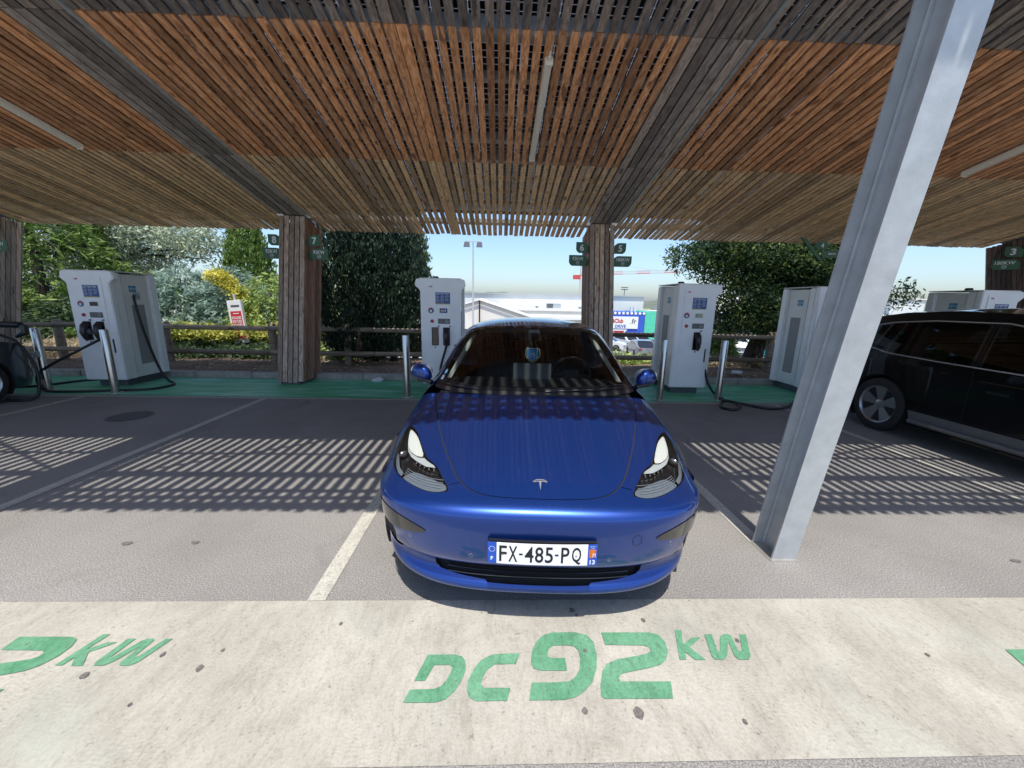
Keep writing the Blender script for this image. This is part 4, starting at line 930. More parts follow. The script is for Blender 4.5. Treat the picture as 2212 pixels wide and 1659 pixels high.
for x in (22.0, 22.6): slab('roof_vent', x, x + .35, 66, 66.4, .25, 1.0, 'wall_cream', t, bo)
bo = (36, 60, -4.8); t = thing('warehouse', 'dark grey clad building with a white roof edge behind the tree', 'building', bo)
slab('wall', 31.2, 60, 60, 80, -4.8, .35, 'wall_grey', t, bo); slab('roof', 31.0, 60.3, 59.7, 80.3, .35, .75, 'white_matt', t, bo); slab('upper_storey', 34, 56, 68, 80, .75, 3.0, 'wall_cream', t, bo)
bo = (68, 62, -4.8); t = thing('building', 'distant white block right of the steel post', 'building', bo)
slab('wall', 61, 66.5, 60, 80, -4.8, 3.05, 'tile_wall_white', t, bo); slab('roof', 60.8, 66.7, 59.8, 80.2, 3.05, 3.25, 'wall_cream', t, bo); slab('lower_roof', 52, 61, 62, 80, -4.8, 1.9, 'shop_blue', t, bo)
bo = (27, 90, -4.8); t = thing('building', 'small white rooftop cabin beyond the green hedge', 'building', bo)
slab('wall', 40, 44, 90, 95, -4.8, 2.4, 'white_matt', t, bo); slab('lower_wall', 38.0, 42, 86, 89, -4.8, .9, 'wall_cream', t, bo); slab('roof', 39.8, 44.2, 89.8, 95.2, 2.4, 2.55, 'galv_dull', t, bo)
# white gable tent
bo = (-2.6, 52, -4.2); t = thing('marquee_tent', 'white gabled marquee tent left of the lamp mast', 'tent', bo)
gx = -2.65; mb = MB(); mb.prism([(-9.4, -4.3), (4.2, -4.3), (4.2, -.5), (gx, 1.6), (-9.4, -.5)], lambda a, b, h: (a, 50 + h, b), .1); mb.build('gable_wall', 'tent_cloth', t, off=bo)
for s, xe in ((-1, -9.7), (1, 4.5)):
    mb = MB(); mb.add([(gx, 49.8, 1.72), (xe, 49.8, -.55), (xe, 62, -.55), (gx, 62, 1.72), (gx, 49.8, 1.86), (xe, 49.8, -.41), (xe, 62, -.41), (gx, 62, 1.86)], [(0, 1, 2, 3), (4, 7, 6, 5), (0, 4, 5, 1), (1, 5, 6, 2), (2, 6, 7, 3), (3, 7, 4, 0)]); mb.build('roof', 'tent_cloth', t, off=bo)
    mb = MB(); mb.tube([(gx, 49.7, 1.66), (xe, 49.7, -.58)], .09, 6); mb.build('roof_edge', 'galv_dull', t, off=bo)
mb = MB(); mb.tube([(gx, 49.75, -4.3), (gx, 49.75, 1.6)], .09, 6); mb.build('centre_pole', 'dark_void', t, off=bo)
# lamp mast
p = at(1022, 640, 40); bo = (p.x, 40, -3.3); t = thing('lamp_mast', 'slim grey mast with twin floodlights above the blue car', 'lamp mast', bo)
top = at(1022, 522, 40).z; mb = MB(); mb.tube([(p.x, 40, -3.3), (p.x, 40, top)], .10, 10, r1=.07); mb.build('mast', 'galv', t, smooth=40, off=bo)
mb = MB(); mb.box((p.x - .75, 39.95, top - .05), (p.x + .75, 40.05, top + .05)); mb.build('crossarm', 'galv', t, off=bo)
for s in (-1, 1): mb = MB(); mb.prism([(-.2, 0), (.25, 0), (.3, -.45), (-.3, -.45)], lambda a, b, h: (p.x + s * .62 + a, 39.75 + h, top - .05 + b), .4); mb.build('floodlight', 'wall_grey', t, off=bo)
p = at(1348, 640, 140); bo = (p.x, 140, -4.8); t = thing('lamp_mast', 'tiny distant lamp mast on the skyline right of the column', 'lamp mast', bo)
mb = MB(); mb.tube([(p.x, 140, -4.8), (p.x, 140, 6.6)], .12, 6); mb.build('mast', 'plinth', t, off=bo)
for dz in (0, .7): mb = MB(); mb.box((p.x - 1.2, 139.8, 6.2 + dz), (p.x + 1.2, 140.2, 6.5 + dz)); mb.build('floodlight', 'plinth', t, off=bo)
# tower crane
bo = (62, 300, -4.8); t = thing('tower_crane', 'red and white tower crane jib above the roofs', 'crane', bo)
za, zb = 21.2, 25.4; ax, bx_ = 54.5, 139
def cz(x): return za + (zb - za) * (x - ax) / (bx_ - ax)
nseg = 15
for i in range(nseg):
    xa = ax + 6 + (bx_ - ax - 6) * i / nseg; xb = ax + 6 + (bx_ - ax - 6) * (i + 1) / nseg; mb = MB()
    mb.tube([(xa, 300, cz(xa)), (xb, 300, cz(xb))], .26, 4); mb.tube([(xa, 301.6, cz(xa)), (xb, 301.6, cz(xb))], .22, 4); mb.tube([(xa, 300.8, cz(xa) + 1.9), (xb, 300.8, cz(xb) + 1.9)], .18, 4)
    m_ = 4
    for j in range(m_):
        u = xa + (xb - xa) * j / m_; v_ = xa + (xb - xa) * (j + .5) / m_; w2 = xa + (xb - xa) * (j + 1) / m_
        mb.tube([(u, 300, cz(u)), (v_, 300.8, cz(v_) + 1.9), (w2, 300, cz(w2))], .12, 4)
    mb.build('jib_section', 'crane_red' if (i // 2) % 2 == 0 else 'crane_white', t, off=bo)
mb = MB(); mb.tube([(60, 300.8, -4.8), (60, 300.8, 32)], .5, 4); mb.build('tower', 'crane_white', t, off=bo)
mb = MB(); mb.box((54.5, 300, 18.5), (60, 301.6, 21.2)); mb.tube([(54.5, 300.8, cz(54.5)), (61, 300.8, cz(61))], .5, 4); mb.build('counterweight', 'crane_red', t, off=bo)
mb = MB(); mb.tube([(60, 300.8, 32), (85, 300.8, cz(85) + 1.9)], .14, 4); mb.tube([(60, 300.8, 32), (120, 300.8, cz(120) + 1.9)], .14, 4); mb.tube([(60, 300.8, 32), (54.8, 300.8, cz(55))], .14, 4); mb.build('tie_cable', 'crane_white', t, off=bo)
mb = MB(); mb.box((77, 300, 20.0), (78.6, 301.6, 21.8)); mb.build('trolley', 'crane_red', t, off=bo)
# sale totem beyond the fence
a = at(531, 760, 10.6); bo = (a.x, 10.6, -.1); t = thing('sale_totem', 'small tilted street sign reading SOLDES three times', 'sign', bo, 0); t.rotation_euler = (0, R(-4), 0)
mb = MB(); mb.box((-.04, -.02, 0), (.04, .02, .62)); mb.box((-.025, -.02, 1.62), (.025, .02, 1.78)); mb.build('pole', 'galv', t)
mb = MB(); mb.box((-.20, -.05, .50), (.16, .05, 1.62)); mb.build('cabinet', 'white_matt', t, bevel=.008)
mb = MB(); mb.box((-.15, -.054, .62), (.13, -.0505, 1.34)); pn = mb.build('poster', 'shop_red', t)
mb = MB()
for z in (1.17, 1.075, .98): text(mb, 'SOLDES', lambda a_, b_: (a_ - .01, -.056, z + b_), height=.072, width=.24, bold=.02)
mb.box((-.08, -.0565, 1.27), (.07, -.055, 1.29)); mb.build('poster_text', 'white_ink', pn)
mb = MB(); mb.box((-.11, -.055, 1.45), (.11, -.0505, 1.50)); mb.build('header_text', 'plinth', t)
# turquoise container
bo = (22.5, 34, -2.9); t = thing('container', 'turquoise skip container behind the leaning trunk', 'container', bo)
slab('body', 20.6, 25.5, 33, 36, -2.8, -.9, 'turquoise', t, bo); slab('base_skid', 20.8, 25.3, 33.1, 35.9, -2.95, -2.8, 'crane_white', t, bo)
mb = MB()
for i in range(12): mb.box((20.75 + i * .4, 32.94, -2.7), (20.83 + i * .4, 33, -1.0))
mb.build('ribs', 'turquoise', t, off=bo)

# ================================================================== THE BLUE CAR
X0 = [0, .245, .46, .64, .79, .875, .913, .918]; PL = [0, .0, .02, .07, .17, .30, .43, .52]
rows = []
def brow(y, z, rise, sx=1., ys=1.):
    f = [0, .02, .1, .25, .5, .75, .95, 1]
    rows.append([(X0[i] * sx, y + PL[i] * ys, z + rise * f[i]) for i in range(8)])
for a in ((.30, .15, .03, .93, .6), (.105, .165, .055, .96, .98), (.066, .20, .065, .97), (.085, .235, .065, .982), (.125, .27, .05, .995, .97), (.115, .33, .04, .995, .97), (.05, .355, .05, .99), (.022, .42, .04, .985), (.010, .525, .015, .995), (-.003, .640, -.025, 1.), (.016, .672, -.036, 1.)): brow(*a)
def hrow(y, s, zs):
    X2 = [0, .25, .47, .65, .79, .90, .955, .962]; BK = [0, .01, .03, .07, .13, .2, .26, .28]; k = min(1, s * 3)
    rows.append([(X0[i] * (1 - k) + X2[i] * k, y + PL[i] * (1 - s) + BK[i] * s, zs[i]) for i in range(8)])
hrow(.045, .0, [.694, .693, .689, .681, .672, .66, .645, .635])
hrow(.11, .0, [.712, .711, .706, .70, .69, .675, .655, .64])
hrow(.25, .1, [.752, .751, .745, .737, .730, .715, .675, .65])
hrow(.45, .3, [.80, .799, .792, .785, .782, .775, .71, .66])
hrow(.70, .55, [.852, .85, .843, .836, .84, .83, .77, .66])
hrow(.95, .78, [.905, .903, .896, .888, .886, .868, .79, .66])
hrow(1.20, 1., [.955, .953, .946, .936, .928, .90, .81, .66])
SF = Surf(rows)
def FF(u, v): p = SF(abs(u), v); return np.array([p[0] * (1 if u >= 0 else -1), p[1], p[2]])
def mir(p): return [(-a, b) for a, b in p]
HOOD = [(.560, 1.), (.5284, .9694), (.5004, .9447), (.459, .9091), (.3955, .8612), (.3498, .826), (.309, .7914), (.276, .7583), (.2529, .7395), (.2287, .7241), (.1973, .7092), (.155, .6969), (.0903, .6911), (.0219, .6895), (0, .6894)]
HOOD = smoothpoly(HOOD, 2, closed=False)
HL = smoothpoly([(.650, .866), (.6085, .8636), (.561, .8566), (.5161, .8395), (.4583, .8126), (.4246, .7938), (.3846, .7839), (.3582, .7726), (.3362, .7546), (.3112, .734), (.2931, .712), (.303, .7037), (.3355, .6966), (.3764, .6953), (.4191, .7019), (.4698, .7121), (.5236, .7201), (.5775, .7293), (.635, .7434), (.675, .7609), (.692, .7849), (.695, .807), (.685, .8338), (.668, .853)], 1)
DRL = smoothpoly([(.628, .857), (.60, .856), (.5454, .8470), (.4966, .8285), (.4440, .7985), (.4766, .7943), (.5275, .7995), (.5609, .8062), (.5882, .8168), (.610, .835)], 1)
DRL2 = [(.5874, .8150), (.5602, .8050), (.5269, .7982), (.4766, .7930), (.4420, .7955), (.4235, .7900), (.3835, .7810), (.3700, .7745), (.4165, .7738), (.4721, .7815), (.5244, .7892), (.564, .8013)]
LENS = smoothpoly([(.5214, .7321), (.4868, .7482), (.4581, .7537), (.4032, .7488), (.3484, .7377), (.3107, .7310), (.3010, .7155), (.3100, .7085), (.3364, .7015), (.3775, .7005), (.4205, .7068), (.4846, .7170), (.5298, .7248)], 1)
SIDEL = [(.6400, .7807), (.5862, .7525), (.5369, .7405), (.5447, .7285), (.5793, .7339), (.62, .7474), (.6559, .7649), (.668, .785)]
TRIM = smoothpoly([(.362, .4765), (.395, .489), (.46, .502), (.54, .512), (.62, .517), (.72, .517), (.755, .50), (.74, .465), (.66, .448), (.56, .448), (.46, .459), (.40, .468)], 1)
INLET = smoothpoly([(.545, .443), (.62, .442), (.70, .452), (.745, .475), (.765, .42), (.77, .33), (.745, .262), (.66, .245), (.58, .245), (.525, .265), (.52, .30), (.55, .36)], 1)
GRI = [(0, .335), (.10, .334), (.20, .330), (.28, .325), (.33, .312), (.352, .285), (.35, .245), (.33, .222), (.26, .205), (.165, .192), (.158, .176), (.08, .172), (0, .171)]
GRI = GRI + mir(GRI[1:-1])[::-1]
gapw = .0068
hoodpoly = HOOD + mir(HOOD[:-1])[::-1]
regs = [('hood', hoodpoly)]
bl_ = [(0, 0), (1, 0), (1, .72), (.80, .722), (.55, .722), (.42, .71), (.30, .705), (.2931, .712), (.30, .7287), (.2529, .7395)]
bump_poly = [(-1, 0), (1, 0), (1, .735), (.80, .735), (.60, .735), (.42, .715), (.30, .72), (.2529, .7385)] + [p for p in HOOD if p[1] < .7385] + mir([p for p in HOOD if p[1] < .7385])[::-1] + [(-.2529, .7385), (-.30, .72), (-.42, .715), (-.60, .735), (-.80, .735), (-1, .735)]
regs.append(('bumper', bump_poly))
KU, KV = 1.15, 2.35
shut = [strip(HOOD, gapw, KU, KV), strip(mir(HOOD), gapw, KU, KV)]
for s in (1, -1): shut += [strip([(.2529 * s, .7385), (.270 * s, .7345), (.2931 * s, .7290)], .004, KU, KV), strip([(.672 * s, .760), (.80 * s, .748), (.93 * s, .742), (1 * s, .742)], .004, KU, KV)]
for p in shut: regs.append(('gap', p))
for s in (1, -1):
    f = (lambda P: P) if s > 0 else mir; kk = 'L' if s < 0 else 'R'
    regs += [('seal', [(.49 + (a - .49) * 1.018, .775 + (b - .775) * 1.025) for a, b in HL] if s > 0 else mir([(.49 + (a - .49) * 1.018, .775 + (b - .775) * 1.025) for a, b in HL])), ('hl' + kk, f(HL)), ('inlet' + kk, f(INLET)), ('trim' + kk, f(TRIM))]
regs.append(('grille', GRI))
pf = patch(FF, (-1, 1, 0, 1), (64, 90), regs, 'fender', dn=.02)
CARX, CARY, CTH = .205, 1.62, R(3.)
car = thing('electric_car', 'glossy blue saloon car parked nose out in the middle bay', 'car', (CARX, CARY, 0), -CTH)
skin('hood', pf['hood'], 'blue_paint', car); skin('front_bumper', pf['bumper'], 'blue_paint', car); 
def halves(dat):
    P, F, N = dat; c = P[F].mean(1)[:, 0]; out = []
    for m_ in (c < 0, c >= 0):
        ids, inv = np.unique(F[m_], return_inverse=True); out.append((P[ids], inv.reshape(-1, 3), N[ids]))
    return out
for d_ in halves(pf['fender']): skin('fender', d_, 'blue_paint', car)
for d_ in halves(pf['seal']): skin('headlight_seal', d_, 'gloss_black', car, -.0015)
skin('shut_line', pf['gap'], 'dark_void', car, -.004)
gr_ = skin('lower_grille', pf['grille'], 'dark_void', car, -.03)
def walls(name, fn, poly, d0, d1, mat, par, closed=True):  # rim wall between the surface and a sunk panel
    P = dens(poly, .02); Q = []; h = 2e-3
    for a, b in P:
        p = fn(a, b); n_ = np.cross(fn(min(a + h, 1), b) - fn(max(a - h, -1), b), fn(a, min(b + h, 1)) - fn(a, max(b - h, 0))); n_ /= np.linalg.norm(n_); Q.append((p + n_ * d0, p + n_ * d1))
    mb = MB(); k = len(Q); mb.add([q[0] for q in Q] + [q[1] for q in Q], [(i, (i + 1) % k, (i + 1) % k + k, i + k) for i in range(k)]); return mb.build(name, mat, par)
walls('grille_surround', FF, GRI, 0, -.03, 'black_plastic', gr_)
mb = MB()
for vv in (.205, .235, .265, .295): mb.tube([FF(u, vv) + np.array([0, .014, 0]) for u in np.linspace(-.30, .30, 25)], .0045, 6)
mb.build('grille_slats', 'gloss_black', gr_, smooth=50)
def at_uv(u, v, off=0.):
    h = 2e-3; p = FF(u, v); n_ = np.cross(FF(u + h, v) - FF(u - h, v), FF(u, v + h) - FF(u, v - h)); n_ /= np.linalg.norm(n_); return p + n_ * off, n_
for s, kk in ((-1, 'L'), (1, 'R')):
    f = mir if s < 0 else (lambda P: P)
    inl = skin('side_inlet', pf['inlet' + kk], 'dark_void', car, -.008)
    skin('inlet_trim', pf['trim' + kk], 'gloss_black', car, .003); 
    hl = link('headlight', None, car)
    sub = patch(FF, (-1, 1, 0, 1), (50, 70), [('none', [(-1, 0), (1, 0), (1, 1), (-1, 1)]), ('bowl', f(HL)), ('d2', f(DRL2)), ('lens', f(LENS)), ('side', f(SIDEL)), ('drl', f(DRL))], 'none', dn=.012)
    skin('housing', pf['hl' + kk], 'gloss_black', hl, -.028); walls('housing_wall', FF, f(HL), -.001, -.028, 'gloss_black', hl)
    skin('daylight_reflector', sub['drl'], 'drl_white', hl, -.004); skin('reflector_skirt', sub['d2'], 'skirt_white', hl, -.006)
    skin('main_lens', sub['lens'], 'lens_grey', hl, -.008); skin('marker_lens', sub['side'], 'lens_grey', hl, -.010)
    skin('cover_glass', pf['hl' + kk], 'clear_lens', hl, -.0005)
    mb = MB()
    for k in range(4):
        q = .2 + .2 * k; ln_ = [((.315 + .20 * w_ + .012 * (1 - q)) * s, .7065 + .045 * q * (1 - .35 * w_) + .016 * w_ * w_ + .010 * w_) for w_ in np.linspace(0, 1, 12)]
        mb.tube([at_uv(a, b, -.0045)[0] for a, b in ln_], .0016, 5)
    mb.build('lens_ribs', 'lens_rib', hl, smooth=50)
    mb = MB()
    for k in range(5):
        u = .375 + .026 * k; p0, n_ = at_uv(u * s, .765 + .003 * k, -.016); p1, _ = at_uv((u + .006) * s, .776 + .003 * k, -.013); mb.tube([p0, p1], .0055, 4)
    p0, n_ = at_uv(.60 * s, .790, -.018); mb.lathe([(0, .004), (.018, .006), (.024, .012), (.026, 0)], Matrix.Translation(p0) @ Vector(n_).to_track_quat('Z', 'Y').to_matrix().to_4x4(), 16)
    mb.build('projector', 'lamp_chrome', hl, smooth=50)
# nose details: emblem, parking sensors, tow cover
mb = MB()
E1 = [(-.036, .004), (-.030, .012), (-.012, .016), (.012, .016), (.030, .012), (.036, .004), (.028, .0075), (.0125, .0105), (.0085, .0105), (.0055, .006), (.0, -.044), (-.0055, .006), (-.0085, .0105), (-.0125, .0105), (-.028, .0075)]
E2 = [(-.040, .013), (-.020, .0225), (0, .0245), (.020, .0225), (.040, .013), (.037, .0175), (.020, .0275), (0, .0295), (-.020, .0275), (-.037, .0175)]
def emb(a, b): p, n_ = at_uv(a / 1.72, .7425 + b / 2.1, .0035); return p
flat_fill(mb, E1, emb); flat_fill(mb, [(a, b - .004) for a, b in E2], emb); mb.build('emblem', 'emblem_silver', car)
for nm, u, v_, r_ in (('parking_sensor', -.207, .414, .0095), ('parking_sensor', .207, .414, .0095), ('parking_sensor', -.450, .444, .0095), ('parking_sensor', .450, .444, .0095), ('tow_eye_cover', .294, .478, .025)):
    mb = MB(); P = []
    for a in np.linspace(0, 2 * math.pi, 29): P.append(at_uv(u + r_ * math.cos(a) / 1.5, v_ + r_ * math.sin(a) / 1.5, .0004)[0])
    mb.tube(P, .0014 if r_ < .02 else .0011, 5); mb.build(nm, 'dark_void' if r_ > .02 else 'lamp_chrome', car, smooth=60)
# number plate
pt = link('number_plate', None, car); pt.location = (.008, -.022, .490); pt.rotation_euler = (R(-1), 0, R(.5))
def pl(a, b, e=0.): return (a, .045 * (a / .26) ** 2 * .25 - e, b)
def curvebox(mb, x0, x1, z0, z1, e0, e1, nn=10):
    xs = np.linspace(x0, x1, nn + 1); V = [pl(x, z, e) for x in xs for z, e in ((z0, e0), (z1, e0), (z1, e1), (z0, e1))]
    mb.add(V, [(4 * i + j, 4 * i + (j + 1) % 4, 4 * (i + 1) + (j + 1) % 4, 4 * (i + 1) + j) for i in range(nn) for j in range(4)] + [(3, 2, 1, 0), tuple(4 * nn + j for j in range(4))])
mb = MB(); curvebox(mb, -.261, .261, -.0555, .0555, -.010, .0); mb.build('plate_holder', 'black_plastic', pt)
mb = MB(); curvebox(mb, -.215, .213, -.0535, .0535, .0005, .004); mb.build('plate_face', 'plate_white', pt)
mb = MB(); curvebox(mb, -.258, -.2155, -.0535, .0535, .0005, .004, 2); mb.build('country_band', 'plate_blue', pt)
mb = MB(); curvebox(mb, .2135, .258, -.0535, .0535, .0005, .004, 2); mb.build('region_band', 'plate_blue', pt)
mb = MB(); chars = [('F', -.185, .036), ('X', -.138, .042), ('-', -.101, .017), ('4', -.062, .042), ('8', -.015, .040), ('5', .031, .038), ('-', .067, .017), ('P', .107, .039), ('Q', .160, .044)]
for c_, x_, w_ in chars: text(mb, c_, lambda a, b: pl(x_ + a, b + (-.0 if c_ != 'Q' else -.004), .0048), height=.082 if c_ not in '-' and c_ != 'Q' else (.009 if c_ == '-' else .090), width=w_, bold=.012)
mb.build('registration', 'plate_ink', pt)
mb = MB(); text(mb, 'F', lambda a, b: pl(-.237 + a, -.028 + b, .0048), height=.020, bold=.03)
for k in range(12): a_ = 2 * math.pi * k / 12; mb.lathe([(0, 0), (.0022, 0)], Matrix.Translation(pl(-.237 + .0135 * math.cos(a_), .020 + .0135 * math.sin(a_), .0048)) @ Matrix.Rotation(R(90), 4, 'X'), 5)
text(mb, '13', lambda a, b: pl(.236 + a, -.036 + b, .0048), height=.024, bold=.03)
text(mb, 'REGION', lambda a, b: pl(.236 + a, .045 + b, .0048), width=.026, height=.005); text(mb, 'SUD', lambda a, b: pl(.236 + a, .037 + b, .0048), width=.016, height=.006)
mb.box((.2365, pl(.25, 0)[1] - .0052, -.010), (.2505, pl(.25, 0)[1] - .0046, .010)); mb.build('band_text', 'white_ink', pt)
mb = MB(); y_ = pl(.236, 0)[1] - .0056; mb.box((.2205, y_, -.014), (.2360, y_ + .0006, .029)); mb.box((.2365, y_, .0105), (.2505, y_ + .0006, .029)); mb.build('regional_shield', 'orange_ink', pt)
mb = MB(); 
for k in range(3): mb.box((.2225 + .0045 * k, y_ - .0006, -.013), (.2242 + .0045 * k, y_, .028))
mb.tube([(.2435 + .004 * math.cos(a), y_ - .0006, .020 + .004 * math.sin(a)) for a in np.linspace(-1.8, 2.6, 9)], .0012, 4)
mb.tube([(.2435, y_ - .0006, -.008), (.2435, y_ - .0006, .006)], .0014, 4); mb.tube([(.239, y_ - .0006, .0), (.248, y_ - .0006, .0)], .0012, 4); mb.build('shield_marks', 'red_ink', pt)
mb = MB(); curvebox(mb, -.252, .252, .060, .0655, -.012, -.002); mb.build('plate_top_rail', 'gloss_black', pt)
mb = MB()
for x_ in (-.186, .158): mb.lathe([(0, .001), (.0035, .0008), (.004, 0)], Matrix.Translation(pl(x_, -.004, .0048)) @ Matrix.Rotation(R(90), 4, 'X'), 10)
mb.build('plate_screw', 'lamp_chrome', pt)
# windscreen
def lerp(a, b, t): return tuple(x + (y - x) * t for x, y in zip(a, b))
base = [(0, 1.195, .957), (.25, 1.205, .956), (.47, 1.235, .953), (.64, 1.295, .951), (.77, 1.385, .957), (.80, 1.415, .962)]
head = [(0, 2.03, 1.425), (.20, 2.035, 1.423), (.36, 2.05, 1.416), (.48, 2.075, 1.405), (.575, 2.11, 1.385), (.605, 2.13, 1.372)]
wr = []
for k in range(6):
    t_ = k / 5.; b_ = .045 * math.sin(math.pi * t_)
    wr.append([(lerp(a, b, t_)[0], lerp(a, b, t_)[1] - b_ * .55, lerp(a, b, t_)[2] + b_ * .75) for a, b in zip(base, head)])
SW = Surf(wr)
def FW(u, v): p = SW(abs(u), v); return np.array([p[0] * (1 if u >= 0 else -1), p[1], p[2]])
pil = [(.955, 0), (1, 0), (1, 1), (.955, 1)]; GLZ = smoothpoly([(-.89, .085), (0, .075), (.89, .085), (.905, .5), (.895, .93), (.6, .955), (0, .960), (-.6, .955), (-.895, .93), (-.905, .5)], 1)
pw_ = patch(FW, (-1, 1, 0, 1), (40, 24), [('frit', [(-.955, 0), (.955, 0), (.955, 1), (-.955, 1)]), ('glass', GLZ)], 'pillar', dn=.03)
skin('a_pillar', pw_['pillar'], 'blue_paint', car, .003)
ws = skin('windscreen', pw_['glass'], 'windscreen', car); skin('frit_band', pw_['frit'], 'gloss_black', ws, .0)
mb = MB(); # cowl trim
mb.add([tuple(FW(u, 0.0) + np.array([0, -.012, .002])) for u in np.linspace(-.97, .97, 30)] + [tuple(FW(u, .03) + np.array([0, -.002, .006])) for u in np.linspace(-.97, .97, 30)], [(i, i + 1, i + 31, i + 30) for i in range(29)]); mb.build('cowl_trim', 'black_plastic', car)
# wipers
for x0_, x1_ in ((-.28, -.62), (.05, .60)):
    mb = MB(); mb.tube([FW(x0_ / .8, .03) + np.array([0, -.010, .012]), FW((x0_ + x1_) / 2 / .8, .055) + np.array([0, -.012, .014]), FW(x1_ / .8, .06) + np.array([0, -.012, .012])], .008, 6, r1=.004)
    mb.tube([FW(x0_ / .8, .055) + np.array([0, -.008, .006]), FW(x1_ / .8, .095) + np.array([0, -.008, .006])], .0045, 5); mb.build('wiper', 'black_plastic', car, smooth=40)
# windscreen stickers, image left side
def fwpt(u, v, o=.002): p = FW(u, v); h = 1e-3; n_ = np.cross(FW(u + h, v) - FW(u - h, v), FW(u, v + h) - FW(u, v - h)); n_ /= np.linalg.norm(n_); return p + n_ * o
mb = MB(); mb.add([fwpt(-.845 + .04 * math.cos(a), .205 + .040 * math.sin(a)) for a in np.linspace(0, 2 * math.pi, 24, endpoint=False)], [tuple(range(24))]); s1 = mb.build('round_sticker', 'teal_sticker', ws)
mb = MB(); mb.add([fwpt(-.845 + .024 * math.cos(a), .205 + .024 * math.sin(a), .003) for a in np.linspace(0, 2 * math.pi, 24, endpoint=False)], [tuple(range(24))]); mb.build('sticker_centre', 'white_ink', s1)
mb = MB(); mb.add([fwpt(a, b) for a, b in ((-.90, .10), (-.83, .10), (-.825, .155), (-.895, .155))], [(0, 1, 2, 3)]); s2 = mb.build('square_sticker', 'white_ink', ws)
mb = MB(); text(mb, 'E24', lambda a, b: fwpt(-.862 + a, .128 + b, .003), height=.018); mb.build('sticker_text', 'teal_sticker', s2)
# greenhouse, roof and tail
def g(*p): return list(p)
G_ = [
 g((.962,1.47,.66),(.955,1.45,.80),(.905,1.44,.90),(.82,1.435,.955),(.745,1.66,1.10),(.675,1.90,1.255),(.612,2.13,1.372),(.36,2.06,1.417),(0,2.035,1.426)),
 g((.968,1.9,.66),(.962,1.9,.82),(.925,1.9,.945),(.87,1.9,.995),(.79,1.98,1.15),(.70,2.10,1.29),(.615,2.25,1.397),(.34,2.22,1.445),(0,2.2,1.458)),
 g((.97,2.5,.66),(.965,2.5,.83),(.93,2.5,.955),(.88,2.5,1.01),(.81,2.5,1.17),(.73,2.5,1.32),(.63,2.5,1.42),(.34,2.5,1.475),(0,2.5,1.487)),
 g((.97,3.2,.66),(.965,3.2,.84),(.93,3.2,.965),(.88,3.2,1.02),(.80,3.2,1.17),(.71,3.2,1.31),(.61,3.2,1.40),(.33,3.2,1.452),(0,3.2,1.464)),
 g((.965,3.8,.66),(.955,3.8,.86),(.92,3.8,.985),(.86,3.8,1.04),(.76,3.8,1.15),(.67,3.8,1.25),(.57,3.8,1.32),(.32,3.8,1.355),(0,3.8,1.365)),
 g((.945,4.3,.66),(.93,4.3,.88),(.89,4.3,1.01),(.82,4.3,1.065),(.70,4.3,1.12),(.60,4.3,1.16),(.50,4.3,1.19),(.28,4.3,1.205),(0,4.3,1.21)),
 g((.88,4.68,.66),(.86,4.70,.88),(.81,4.70,1.02),(.74,4.70,1.08),(.62,4.70,1.11),(.52,4.70,1.12),(.42,4.70,1.13),(.22,4.70,1.135),(0,4.70,1.138)),
 g((.80,4.80,.62),(.78,4.82,.80),(.74,4.83,.92),(.68,4.83,.99),(.56,4.84,1.01),(.46,4.85,1.02),(.36,4.85,1.025),(.2,4.86,1.03),(0,4.86,1.03)),
 g((.76,4.82,.35),(.74,4.84,.5),(.70,4.86,.6),(.62,4.87,.66),(.5,4.88,.68),(.4,4.88,.69),(.3,4.89,.69),(.15,4.89,.69),(0,4.89,.69))]
SG = Surf(G_, symu=False, symend=True)
